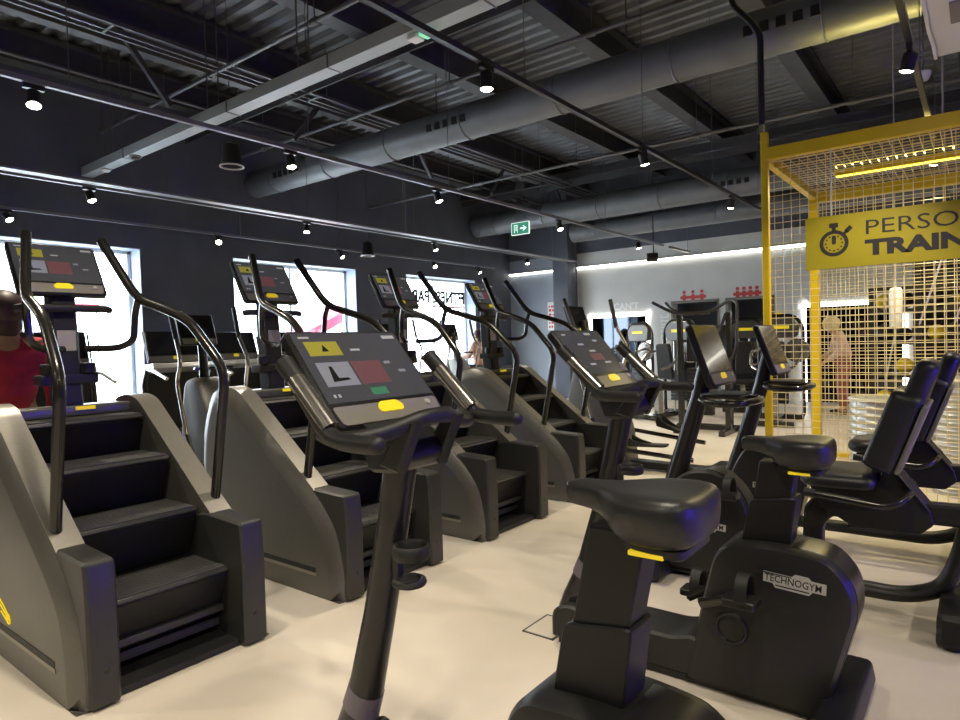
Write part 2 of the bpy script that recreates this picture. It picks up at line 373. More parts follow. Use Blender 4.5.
pipe('thin cross pipe just beyond the ceiling trunking', (XW, 3.75, 4.2), (XE, 3.75, 4.2))
pipe('thin cross pipe above the near round duct', (XW, 5.60, 4.2), (XE, 5.60, 4.2))
pipe('thin cross pipe beyond the near round duct', (XW, 8.45, 3.9), (XE, 8.45, 3.9))
m = MB(); m.b2(-7.14, -7.0, YS, YN, 4.48, 4.6); tag(m.build('steel_joist', 'pipe', bev=.004), 'brownish steel joist running under the roof beams at mid ceiling', 'beam')
for k in range(6): m = MB(); m.box((-6.9, 1.2+k*2.1, 4.28), (.05, .05, .85), ('X', R(38 if k % 2 else -38))); struct(m, 'roof_brace', 'purlin')

# lighting tracks and spotlights
def spot_light(parent, loc, rot, w=SPOT_W, col=(1.0, .88, .70), ang=100):
    l = bpy.data.lights.new('bulb_light', 'SPOT'); l.energy = w; l.color = col; l.spot_size = R(ang); l.spot_blend = .7; l.shadow_soft_size = .05
    o = bpy.data.objects.new('bulb_light', l); COL.objects.link(o); o.parent = parent; o.location = loc; o.rotation_euler = rot; return o
def make_spot(loc, label, tilt=(0, 0), w=SPOT_W, big=1.0, glow='lamp_glow', col=(1.0, .88, .70), ang=100):
    t = thing('track_spotlight', label, 'spotlight', loc, 0, 'track spotlights')
    m = MB(); m.b2(-.016, .016, -.06, .06, -.03, 0).cyl((0, 0, -.03), (0, 0, -.055), .008, 8); m.build('bracket', 'lamp_black', t)
    E = Matrix.Rotation(tilt[0], 4, 'X') @ Matrix.Rotation(tilt[1], 4, 'Y'); T = Matrix.Translation((0, 0, -.06)) @ E
    b = MB(); b.M = T; r = .040*big; b.lathe([(.0, .02), (r*.8, .02), (r, .01), (r, -.07), (r*1.08, -.074), (r*1.08, -.085), (r*.98, -.086), (r*.95, -.078)], n=18); b.build('lamp_barrel', 'lamp_black', t)
    g_ = MB(); g_.M = T; g_.lathe([(0.0, -.098), (r*.6, -.094), (r*.95, -.084), (r*.95, -.078), (0, -.078)], n=18); g_.build('lens', glow, t)
    spot_light(t, T @ Vector((0, 0, -.125)), E.to_euler(), w, col, ang)
    return t
def track(label, x, z, y0, y1, mt='track_black'):
    t = thing('lighting_track', label, 'track'); m = MB(); m.b2(x-.018, x+.018, y0, y1, z, z+.035); m.build('rail', mt, t)
    yy = y0+.35
    while yy < y1:
        if not (5.7 < yy < 6.35 or 11.2 < yy < 12.75): rods(t, [((x, yy, z+.03), (x, yy, ZT-.005))], .004)
        yy += 1.9
    return t
ORD = ['nearest', 'second', 'third', 'fourth', 'fifth', 'sixth', 'seventh']
def run(tname, x, z, ys, tilts, w=SPOT_W):
    k = 0
    for i, yv in enumerate(ys):
        if yv < -90: continue
        vis = yv > 1.2 if x < -3 else yv > 3
        if vis: lb = 'black spotlight with warm glow, %s along the %s' % (ORD[k], tname); k += 1
        else: lb = 'black spotlight on the %s, behind the viewer, number %s back' % (tname, ORD[i])
        make_spot((x, yv, z), lb, tilts[i % len(tilts)], w)
track('black lighting track over the bikes, ending at the yellow cage', -2.39, 3.0, YS+.2, 9.8)
run('track over the bikes', -2.39, 3.0, [-3.4, -1.2, 1.0, 3.22, 5.54, 8.15], [(0, 0), (R(12), R(-8)), (R(10), R(10))])
track('black lighting track above the stair climbers', -4.68, 3.0, YS+.2, 11.7, 'track_grey')
run('track above the climbers', -4.70, 3.0, [-3.2, -.9, 1.55, 3.46, 5.36, 7.95, 10.6], [(0, R(-12)), (R(10), R(-15)), (R(-8), R(-20))])
track('grey lighting track in the second row from the windows', -7.2, 3.0, YS+.2, 12.4, 'track_grey')
m = MB(); m.b2(-6.98, -6.86, YS, 12.3, 2.98, 3.0); tag(m.build('cable_channel', 'track_grey'), 'flat pale cable channel beside the second track from the windows', 'cable tray')
run('second track from the windows', -7.2, 3.0, [-2.5, .2, 2.83, 5.53, 8.1, 10.9], [(R(10), R(-20)), (R(-10), R(-10))])
track('lighting track closest to the window wall', -8.82, 2.98, YS+.2, 12.0, 'track_grey')
run('track closest to the windows', -8.82, 2.98, [0., 2.57, 5.18, 7.45, 9.9, 11.36], [(R(-25), R(-45)), (R(20), R(-35))], 30)
track('lighting track over the yellow cage at upper right', -.33, 3.02, YS+.2, 11.0)
run('track over the yellow cage', -.33, 3.02, [-3.0, -.8, 1.2, 4.75, 7.6, 10.4], [(R(8), R(14))])  # farthest spot is added to brighten the area beyond the cage
track('unseen lighting track added to the right of the picture', 1.9, 3.0, YS+.2, 9.0)  # unseen track and its spots, added for more light from the right
for i, yv in enumerate((-2.5, .2, 2.6, 5.2)): make_spot((1.9, yv, 3.0), 'black spotlight added on the unseen track right of the picture, number %s' % ORD[i], (0, R(15)))
track('short black track stub beside the pale far wall', -4.62, 2.98, 11.85, 12.9); rods(bpy.data.objects['lighting_track.006'], [((-4.62, 12.8, 3.0), (-4.62, 12.8, ZT-.005))], .004)
# pendants
for (lx, ly, lz), lb in (((-6.2, 3.83, 3.22), 'black bell pendant lamp below the trunking'), ((-8.4, 7.72, 2.86), 'small black bell pendant beside the window wall')):
    t = thing('pendant_lamp', lb, 'lamp', (lx, ly, lz))
    m = MB(); m.lathe([(.0, .25), (.03, .25), (.085, .22), (.098, .12), (.108, .02), (.122, 0), (.114, 0), (.085, .1), (.0, .12)], n=24); m.build('lamp_shade', 'lamp_black', t)
    m = MB(); m.ring((0, 0, .0), .116, .010, 'z', 28, 8); m.build('rim', 'label_silver', t)
    m = MB(); m.cyl((0, 0, .25), (0, 0, ZT-lz), .006, 6); m.build('cord', 'pipe', t)
# exit sign
t = thing('exit_sign', 'green hanging exit sign with white running figure and arrow', 'sign', (-6.06, 9.0, 3.09))
m = MB(); m.b2(-.17, .17, -.012, .012, 0, .19); m.build('sign_board', 'exit_green', t, bev=.003)
m = MB(); m.b2(-.175, .175, -.014, .014, -.008, 0).b2(-.175, .175, -.014, .014, .19, .198).b2(-.178, -.17, -.014, .014, 0, .19).b2(.17, .178, -.014, .014, 0, .19); m.build('frame', 'exit_white', t)
m = MB(); m.b2(-.12, -.11, -.0135, -.0125, .03, .16).b2(-.06, -.05, -.0135, -.0125, .03, .16).b2(-.12, -.05, -.0135, -.0125, .15, .16)
m.b2(-.09, -.075, -.0135, -.0125, .06, .12); m.ball((-.08, -.013, .13), .01, 8, 6, (1, .1, 1))
m.b2(0, .09, -.0135, -.0125, .082, .108); m.prism([(.07, .05), (.13, .095), (.07, .14), (.05, .14), (.09, .095), (.05, .05)], -.0135, -.0125); m.build('pictogram', 'exit_white', t)
m = MB(); rods(t, [((s_*.12, 0, .19), (s_*.07, 0, .42)) for s_ in (-1, 1)]+[((s_*.07, 0, .42), (s_*.07, 0, ZT-3.095)) for s_ in (-1, 1)], .004)
# air-conditioner at the upper right
t = thing('air_conditioner', 'white ceiling air conditioning unit at the upper right corner', 'air conditioner', (-.25, 0, 0))
pr_ = [(4.25, 3.10), (4.55, 3.02), (4.95, 3.08), (5.25, 3.10), (5.55, 3.17), (5.60, 3.22), (5.60, 3.42), (4.25, 3.42)]
pr_ = [(4.30, 3.09), (4.83, 3.11), (5.30, 3.19), (5.58, 3.195), (5.62, 3.24), (5.62, 3.46), (4.30, 3.46)]
m = MB(); m.prism(pr_, 0.02, 1.5, 0, ax='x'); m.build('casing', 'white_gloss', t, bev=.01)
m = MB(); m.prism(inset2(pr_, -.012), 0, .022, .004, ax='x'); m.build('end_cover', 'white_gloss', t)
m = MB(); m.b2(.12, 1.4, 4.45, 4.75, 3.085, 3.10); m.build('intake_grille', 'grey_plastic', t)
rods(t, [((xx, yy, 3.45), (xx, yy, ZT-.005)) for xx in (.2, 1.3) for yy in (4.5, 5.4)], .01)
t = thing('dome_camera', 'small white dome camera near the air conditioner', 'camera', (-.32, 5.72, 3.14)); m = MB(); m.lathe([(0, -.05), (.03, -.04), (.045, -.01), (.05, .02), (0, .02)], n=18); m.build('dome', 'white_gloss', t)
m = MB(); m.cyl((0, 0, .02), (0, 0, ZT-3.145), .006, 6); m.build('rod', 'pipe', t)
t = thing('bullet_camera', 'small black camera box hung before the far wall', 'camera', (-5.0, 12.0, 2.86)); m = MB(); m.cyl((-.12, -.05, 0), (.06, .05, 0), .085, 16); m.build('housing', 'lamp_black', t)
m = MB(); m.cyl((0, 0, .06), (0, 0, ZT-2.87), .010, 8); m.build('mount', 'lamp_black', t)
# ------------------------------------------------------------------ consoles
def console(parent, top, bot, half, th=.035, lit=True, split=.24, tiles=0, purple=False):
    """tilted touch screen; top/bot = (x, z) of its front face edges"""
    b = Vector((bot[0], 0, bot[1])); a = Vector((top[0], 0, top[1])); v = (a-b); L = v.length; v.normalize(); u = Vector((0, 1, 0)); w = u.cross(v)
    F = frame(b, u, v, w); hs = half
    m = MB(); m.M = F; m.prism(fillet2([(-hs, 0), (hs, 0), (hs, L), (-hs, L)], .02), -th, 0, .006, ax='z'); c = m.build('console', 'black_plastic', parent)
    s = MB(); s.M = F; y0 = L*split; s.use('screen' if lit else 'screen_off')
    s.b2(-hs+.012, hs-.012, y0, L-.012, 0.0, .002)
    sw = 2*hs-.024; sh = L-.012-y0; X = lambda f: -hs+.012+sw*f; Y = lambda f: y0+sh*f
    if lit == 'dim':
        for x0, x1, z0, z1 in ((.30, .42, .66, .70), (.62, .76, .90, .95), (.70, .80, .74, .78), (.44, .58, .50, .54), (.24, .36, .20, .24), (.60, .74, .22, .26), (.10, .18, .90, .93)): s.use('tile_white').b2(X(x0), X(x1), Y(z0), Y(z1), .001, .0028)
        s.use('tile_red').b2(X(.38), X(.66), Y(.30), Y(.46), .001, .0028)
    elif lit:
        for mt, x0, x1, z0, z1 in (('tile_yellow', .07, .36, .66, .87), ('tile_grey', .07, .36, .22, .56), ('tile_red', .38, .66, .22, .56), ('tile_green', .42, .57, .06, .16),
                                   ('tile_white', .84, .97, .90, .95), ('tile_white', .05, .14, .92, .945), ('tile_white', .45, .54, .72, .75), ('tile_grey', .7, .76, .5, .54), ('tile_grey', .8, .87, .36, .40), ('tile_white', .07, .09, .07, .11), ('tile_white', .11, .13, .07, .11)):
            if tiles and mt == 'tile_green': continue
            s.use(mt).b2(X(x0), X(x1), Y(z0), Y(z1), .001, .0028)
        s.use('screen_off').prism([(X(.19), Y(.72)), (X(.25), Y(.72)), (X(.22), Y(.82))], .002, .0034, ax='z')
        s.use('screen_off').prism([(X(.14), Y(.28)), (X(.30), Y(.30)), (X(.28), Y(.33)), (X(.20), Y(.33)), (X(.19), Y(.5)), (X(.165), Y(.5))], .002, .0034, ax='z')
    s.build('display', 'screen', c)
    z = MB(); z.M = F; z.use('grey_plastic'); z.prism(fillet2([(-hs+.02, .008), (hs-.02, .008), (hs-.012, y0-.012), (-hs+.012, y0-.012)], .012), 0, .004, .001, ax='z'); z.build('control_panel', 'grey_plastic', c, bev=0)
    k = MB(); k.M = F; k.prism(fillet2([(-.04, y0*.42), (.04, y0*.42), (.046, y0*.62), (.03, y0*.86), (-.03, y0*.86), (-.046, y0*.62)], .008), .003, .007, .001, ax='z'); k.build('yellow_button', 'yellow_button', c)
    k = MB(); k.M = F; k.lathe([(0, .008), (.008, .008), (.010, .004), (.010, .002)], (hs*.72, y0*.62, 0), 12); k.build('knob', 'label_silver', c)
    return c
def emblem(mb, ox, oz, y, s=.06):
    """small slanted triple-line mark"""
    for k in range(3):
        mb.tube([(ox-s+k*s*.25, y, oz+s*.55-k*s*.35), (ox-s*.2+k*s*.25, y, oz+s*.25-k*s*.35), (ox+s*.35+k*s*.1, y, oz-s*.05-k*s*.25), (ox+s*.75, y, oz-s*.30-k*s*.06)], .0035, 6, .02)
    mb.ring((ox+s*.5, y, oz-s*.30), s*.22, .0035, 'y', 14, 6)

# ------------------------------------------------------------------ stair climber (origin: front centre on the floor; user climbs towards -x)
def make_climber(label, loc):
    t = thing('stair_climber', label, 'stair climber', loc, 0, 'row of stair climbers facing the windows')
    P = [(-.030, .0), (-.025, .14), (-.075, .36), (-.20, .50), (-.94, 1.055), (-1.06, 1.075), (-1.22, 1.05), (-1.34, .80), (-1.38, .10), (-1.36, 0)]
    P = fillet2(P, [.005, .12, .14, .10, .06, .04, .12, .12, .05, .01], 5)
    low = lambda Q: [(x, z if z > .14 else max(0, z-.085)) for x, z in Q]
    Pi = low(inset2(P, .085)); Pj = [(x, z if z > .14 else max(0, z-.09)) for x, z in inset2(P, .092)]
    for sg in (-1, 1):
        L = [(P, .262), (P, .362), ([(x, z if z > .05 else P[i][1]) for i, (x, z) in enumerate(inset2(P, .007))], .368), (Pi, .398), (Pj, .399)]
        if sg < 0: L = [(q, -o) for q, o in L]
        m = MB(); m.sections(L); sp = m.build('side_panel', 'graphite', t, ang=30)
        # paler capping strip along the top edge of the wall
        q = [(x, z) for x, z in P if x < -.10 and z > .45 and x > -1.2]
        m = MB(); cap = q+[(x, z+.006) for x, z in reversed(q)]; m.prism(cap, sg*.366, sg*.262); m.build('top_strip', 'graphite_light', sp)
        m = MB(); y = sg*.399
        m.b2(-.95, -.22, y-.002, y+.002, .125, .15); m.build('vent_slot', 'rubber', sp)
        m = MB(); m.b2(-.96, -.21, y-.0035, y+.0035, .108, .124); m.build('chrome_strip', 'graphite_light', sp)
        m = MB(); emblem(m, -.76, .22, sg*.400, .09); m.build('yellow_emblem', 'yellow_button', sp)
        # tower at the foot of the stairs
        T = fillet2([(.0, .012), (.0, .40), (-.012, .545), (-.30, .556), (-.40, .535), (-.40, .012)], [.01, .08, .02, .03, .05, .01], 4)
        m = MB(); m.prism(T, .255 if sg > 0 else -.366, .366 if sg > 0 else -.255, .010); fo = m.build('foot_tower', 'tower_plastic', t)
        m = MB(); m.lathe([(0, .002), (.008, .002), (.010, 0)], (0.0, sg*.305, .14), 12, 'x'); m.build('screw_cap', 'rubber', fo)
        # handrail
        A = [(-.37, sg*.325, .50), (-.345, sg*.335, .60), (-.22, sg*.338, 1.205), (-.46, sg*.303, 1.445), (-.60, sg*.282, 1.497), (-.85, sg*.243, 1.57), (-1.05, sg*.165, 1.88)]
        m = MB(); m.tube(A, .0225, 12, .09); hr = m.build('handrail', 'tube_dark', t)
        m = MB(); m.tube([(-.84, sg*.243, 1.568), (-.865, sg*.236, 1.50), (-.875, sg*.228, 1.36), (-.90, sg*.17, 1.325), (-1.0, sg*.05, 1.325)], .017, 10, .06); m.build('lower_branch', 'tube_dark', hr)
    # steps
    E = [(-.115, .338), (-.36, .573), (-.60, .795), (-.86, .985)]
    for i, (x, z) in enumerate(E):
        pts = fillet2([(x, z-.012), (x-.012, z), (x-.30, z), (x-.30, z-.03), (x-.06, z-.03), (x-.13, z-.24), (x-.15, z-.24), (x-.045, z-.035)], 0) 
        pts = [(x, z-.014), (x-.010, z), (x-.29, z+.004), (x-.29, z-.03), (x-.05, z-.03), (x-.09, z-.235), (x-.11, z-.235), (x-.11, z-.24), (x-.085, z-.24), (x-.02, z-.03)]
        m = MB(); m.prism([(x, z-.014), (x-.010, z), (x-.29, z+.004), (x-.29, z-.035), (x-.02, z-.035)], -.254, .254); st = m.build('step', 'tower_plastic', t, bev=.003)
        m = MB(); m.prism([(x-.015, z-.03), (x-.045, z-.03), (x-.115, z-.225), (x-.085, z-.225)], -.252, .252); m.build('riser', 'black_plastic', st)
        m = MB()
        for k in range(11): xx = x-.022-k*.022; m.b2(xx-.007, xx+.007, -.245, .245, z-.004, z+.006)
        m.build('tread_grip', 'tread', st)
    m = MB(); m.b2(-.24, -.19, -.25, .25, .20, .30).b2(-.20, -.16, -.25, .25, .135, .165).b2(-.24, -.2, -.25, .25, .06, .1); m.build('lower_slats', 'tower_plastic', t, bev=.003)
    m = MB(); m.b2(-1.34, -.42, -.258, .258, .03, .34).prism([(-1.34, .34), (-.62, .34), (-1.0, .72), (-1.34, .72)], -.258, .258); m.build('drive_housing', 'black_plastic', t)
    m = MB(); m.prism(fillet2([(-1.02, .99), (-1.02, 1.045), (-1.22, 1.04), (-1.33, .8), (-1.33, .7), (-1.12, .7), (-1.12, .99)], .012, 3), -.262, .262, .004); m.build('top_cover', 'graphite', t)
    m = MB(); m.b2(-1.018, -1.012, .0, .09, 1.022, 1.040); m.build('yellow_strip', 'yellow_button', t)
    m = MB(); m.b2(-1.3, -.05, -.34, .34, .004, .03); m.build('base', 'rubber', t)
    m = MB(); m.prism(fillet2([(-1.06, 1.03), (-1.18, 1.03), (-1.20, 1.35), (-1.20, 1.70), (-1.12, 1.66), (-1.09, 1.35)], .03), -.06, .06, .012); ms = m.build('mast', 'dark_plastic', t)
    m = MB(); m.b2(-1.093, -1.087, -.042, .042, 1.26, 1.42); m.build('notice_label', 'sticker', ms)
    m = MB(); m.tube([(-1.10, -.21, 1.525), (-1.08, -.19, 1.53), (-1.08, .19, 1.53), (-1.10, .21, 1.525)], .019, 10, .03); m.build('cross_grip', 'rubber', ms)
    m = MB(); m.b2(-1.16, -1.06, -.13, .13, 1.15, 1.20).cyl((-1.08, -.09, 1.2), (-1.08, -.09, 1.255), .035, 12).cyl((-1.08, .09, 1.2), (-1.08, .09, 1.255), .035, 12); m.build('bottle_tray', 'dark_plastic', ms, bev=.006)
    console(t, (-1.235, 1.865), (-1.075, 1.60), .20, tiles=1)
    return t
CY = [1.288, 2.49, 3.67, 4.87]
cl0 = make_climber('stair climber nearest the left edge, behind it a person in red', (-2.53, CY[0], 0))
for y, lb in zip(CY[1:], ('second stair climber from the left, side panel half hidden by the near bike console', 'third stair climber from the left, seen behind the near bike handlebar', 'farthest stair climber, last of the row and beside the second bike console')):
    dup(cl0, (-2.53, y, 0), lb)

# ------------------------------------------------------------------ upright bike (origin: floor under x=-0.9; rider faces -x)
def saddle(parent, x0=.21, x1=.51, z=.93):
    """x0 nose, x1 tail"""
    L = x1-x0; rg = []
    S = [(0, .012, -.014, -.040), (.012, .026, -.003, -.050), (.08, .034, .0, -.052), (.22, .038, -.001, -.054), (.33, .050, .0, -.064), (.42, .080, .002, -.086), (.52, .108, .005, -.098), (.66, .122, .008, -.100), (.84, .124, .009, -.098), (.94, .108, .006, -.092), (.985, .082, -.004, -.080), (1, .05, -.03, -.062)]
    for f, hw, zt, zb in S:
        x = x0+L*f; ring = []; n = 20; zc, th = (zt+zb)/2, (zt-zb)/2
        for k in range(n):
            a = 2*math.pi*k/n; c, s_ = math.cos(a), math.sin(a); e = .42
            yy = hw*math.copysign(abs(c)**e, c); zz = th*math.copysign(abs(s_)**e, s_)
            if s_ > 0 and f > .3: zz -= .010*max(0, 1-abs(c)*2.2)*min(1, (f-.3)*3)
            if s_ < 0: yy *= .88
            ring.append((x, yy, z+zc+zz))
        rg.append(ring)
    m = MB(); m.rings(rg); sd = m.build('saddle', 'vinyl', parent, ang=70, sub=1)
    m = MB(); xt = x0+L*.62
    m.prism(fillet2([(xt-.07, -.04), (xt+.0, -.085), (xt+.09, -.085), (xt+.09, .085), (xt+.0, .085), (xt-.07, .04)], .03), z-.112, z-.09, .004, ax='z'); m.build('saddle_base', 'dark_plastic', sd)
    for s_ in (-1, 1): m = MB(); m.box((xt+.02, s_*.078, z-.108), (.07, .018, .010)); m.build('yellow_lever', 'yellow_button', sd, bev=.003)
    return sd
def pedal(parent, x, y, z, sg):
    m = MB(); m.prism(fillet2([(x-.055, y-.045), (x+.055, y-.045), (x+.055, y+.045), (x-.055, y+.045)], .012), z-.014, z+.014, .004, ax='z'); p = m.build('pedal', 'dark_plastic', parent)
    m = MB(); A = []
    for k in range(13):
        a = math.pi*k/12; A.append((x+.012, y-.055*math.cos(a), z+.008+.085*math.sin(a)**.8))
    n = len(A); rg = [[(q[0]-.020, q[1], q[2]), (q[0]+.020, q[1], q[2]), (q[0]+.020, q[1]*1.0, q[2]+.004), (q[0]-.020, q[1], q[2]+.004)] for q in A]
    m.rings(rg); m.build('strap', 'rubber', p)
    m = MB(); m.cyl((x, y-sg*.045, z), (x, y-sg*.085, z), .009, 10); m.build('axle', 'tube_silver', p)
    return p
def make_bike(label, loc, seat_up=0.0, lit=True):
    t = thing('exercise_bike', label, 'exercise bike', loc, 0, 'upright exercise bikes')
    # post
    pts = [(-.645, 0, .04), (-.605, 0, .17), (-.545, 0, .31), (-.47, 0, .572), (-.414, 0, .80), (-.377, 0, .97), (-.36, 0, 1.04)]
    m = MB(); m.tube(pts, [.075, .064, .054, .046, .044, .046, .052], 16, 0, [.055, .05, .046, .042, .041, .043, .048]); po = m.build('front_post', 'post_black', t, ang=50)
    mm = MB(); mm.tube([(-.535, 0, .345), (-.560, 0, .28)], [.0555, .059], 16, 0, [.0475, .049]); mm.build('paper_label', 'lilac_label', po)
    mm = MB(); mm.prism(fillet2([(-.51, .25), (-.45, .20), (-.48, .10), (-.64, .10), (-.62, .20)], .02), -.058, .058, .012); mm.build('lower_cover', 'black_plastic', po)
    # base
    B = fillet2([(-.67, .03), (-.67, .15), (-.58, .185), (-.50, .165), (-.13, .165), (-.06, .19), (.02, .15), (.02, .03)], [.01, .05, .04, .05, .05, .03, .01, .01], 4)
    m = MB(); m.prism(B, -.112, .112, .010); m.build('base_frame', 'dark_plastic', t)
    m = MB(); m.b2(-.64, .36, -.10, .10, .006, .032); m.build('under_tray', 'rubber', t)
    for xx, hw in ((-.36, .27), (.42, .28)):
        m = MB(); m.prism(fillet2([(xx-.07, .012), (xx-.055, .095), (xx+.055, .095), (xx+.07, .012)], .02), -hw, hw, .02); fo = m.build('foot_bar', 'black_plastic', t)
        for s_ in (-1, 1): m = MB(); m.cyl((xx, s_*(hw-.05), 0), (xx, s_*(hw-.05), .02), .03, 14); m.build('rubber_foot', 'rubber', fo)
    # shroud
    S = fillet2([(-.09, .03), (-.02, .33), (.022, .50), (.07, .560), (.24, .575), (.405, .557), (.472, .47), (.48, .38), (.435, .22), (.385, .03)], [.01, .1, .06, .05, .1, .09, .08, .12, .14, .01], 5)
    low = lambda d: [(x, z if z > .05+d else max(.03, z-d)) for x, z in inset2(S, d)]
    m = MB(); m.sections([(low(.034), -.120), (low(.012), -.114), (S, -.090), (S, .090), (low(.012), .114), (low(.034), .120)]); sh = m.build('shroud', 'dark_plastic', t, ang=28)
    m = MB(); S2 = inset2(S, -.003); q = [p for p in S2 if p[0] > .28 and p[1] > .2]; m.prism(q+[(x-.02, z-.01) for x, z in reversed(q)], -.082, .082, .008); m.build('rim_band', 'post_black', sh)
    # maker plate on both sides
    for sg in (-1, 1):
        y = sg*.1205; o = Vector((.20 if sg < 0 else .39, y, .452)); u = Vector((1, 0, -.06)) if sg < 0 else Vector((-1, 0, .06)); w = Vector((0, sg, 0)); v = w.cross(u)
        F = frame(o, u, v, w)
        m = MB(); m.M = F; m.prism([(0, 0), (.03, 0), (.04, -.014), (.145, -.014), (.155, 0), (.195, 0), (.195, .036), (.15, .036), (.14, .046), (.10, .046), (.09, .036), (0, .036)], -.0005, .0015, ax='z'); lp = m.build('maker_plate', 'label_silver', sh)
        m = MB(); m.M = F; m.b2(.04, .145, -.007, -.003, .0015, .0025).b2(.0, .09, .031, .034, .0015, .0025).b2(-.03, .0, .020, .034, -.0005, .0018); m.build('plate_lines', 'rubber', lp)
        text_mesh('TECHNOGYM', .034, 'rubber', 'lettering', lp, F @ Matrix.Translation((.004, .006, .0016)), .0006, .0003, .84)
    # cranks and pedals
    for sg, px_, pz_ in ((-1, .155, .405), (1, -.16, .225)):
        m = MB(); m.tube([(-.02, sg*.115, .32), (-.02+(px_+.02)*.3, sg*.135, .32+(pz_-.32)*.3), (px_, sg*.14, pz_)], [.022, .018, .016], 10, 0, [.012, .010, .009]); ck = m.build('crank', 'tube_dark', t)
        pedal(ck, px_, sg*.225, pz_, sg)
    for s_ in (-1, 1): m = MB(); m.ring((.09, s_*.1205, .255), .052, .008, 'y', 28, 6); m.build('bearing_ring', 'rubber', sh)
    # seat sleeve, post and saddle
    Q = fillet2([(.098, .50), (.140, .712), (.295, .735), (.262, .50)], .02, 3); m = MB(); m.prism(Q, -.052, .052, .004); m.build('seat_sleeve', 'black_plastic', t)
    zz = .85+seat_up; dx = seat_up*.40
    Q = [(.132, .60), (.172+dx, zz), (.295+dx, zz), (.255, .60)]; m = MB(); m.prism(Q, -.042, .042, .004); m.build('seat_post', 'black_plastic', t)
    saddle(t, .105+dx, .405+dx, .934+seat_up)
    # handlebar, hub and console
    m = MB(); m.prism(fillet2([(-.41, .975), (-.45, 1.08), (-.37, 1.105), (-.29, 1.06), (-.27, 1.02), (-.31, .98)], .02), -.085, .085, .012); hb = m.build('console_hub', 'black_plastic', t)
    for s_ in (-1, 1): m = MB(); m.prism([(-.29, .985), (-.36, 1.0), (-.27, 1.118), (-.225, 1.118)], min(s_*.055, s_*.095), max(s_*.055, s_*.095), .006); m.build('bar_bracket', 'dark_plastic', hb)
    m = MB(); m.tube([(-.37, -.258, 1.105), (-.33, -.235, 1.080), (-.285, -.14, 1.090), (-.245, -.04, 1.122), (-.245, .04, 1.122), (-.285, .14, 1.090), (-.33, .235, 1.080), (-.37, .258, 1.105)], .0205, 14, .05); hn = m.build('handlebar', 'rubber', t)
    for sg in (-1, 1):
        m = MB(); m.tube([(-.47, sg*.258, 1.238), (-.365, sg*.260, 1.125), (-.325, sg*.262, 1.092), (-.25, sg*.262, 1.086), (-.182, sg*.260, 1.088)], .0205, 14, .05); m.ball((-.182, sg*.260, 1.088), .0205, 14, 8); m.build('grip_horn', 'rubber', hn)
    for sg in (-1, 1):
        a = Vector((-.455, sg*.258, 1.224)); b = Vector((-.335, sg*.258, 1.113)); m = MB(); m.cyl(a, b, .0222, 14); m.build('hand_sensor', 'tube_silver', hn)
        m = MB(); a2 = Vector((-.50, sg*.258, 1.266)); m.cyl(a2, a, .023, 14); m.build('grip_end', 'rubber', hn)
    console(t, (-.585, 1.345), (-.375, 1.10), .198, lit=lit)
    m = MB(); m.prism([(-.385, 1.11), (-.365, 1.10), (-.33, 1.085), (-.36, 1.075)], -.12, .12); m.build('phone_shelf', 'rubber', t, bev=.003)
    # bottle holder on the rear of the post
    m = MB(); bz = .745
    m.ring((-.325, -.02, bz+.025), .043, .006, 'z', 24, 8, 3.2).ring((-.335, -.02, bz-.055), .036, .010, 'z', 24, 8).b2(-.385, -.365, -.03, -.01, bz-.06, bz+.04); bh = m.build('bottle_holder', 'rubber', t)
    m = MB(); m.lathe([(0, -.062), (.034, -.062), (.036, -.052), (0, -.052)], (-.335, -.02, bz), 20); m.build('holder_base', 'rubber', bh)
    return t
make_bike('exercise bike nearest the viewer, large lit console in the foreground and saddle raised', (-.833, 1.20, 0), .072)
make_bike('second exercise bike, whole side cover with maker plate visible at lower right', (-.80, 2.45, 0), 0, 'dim')

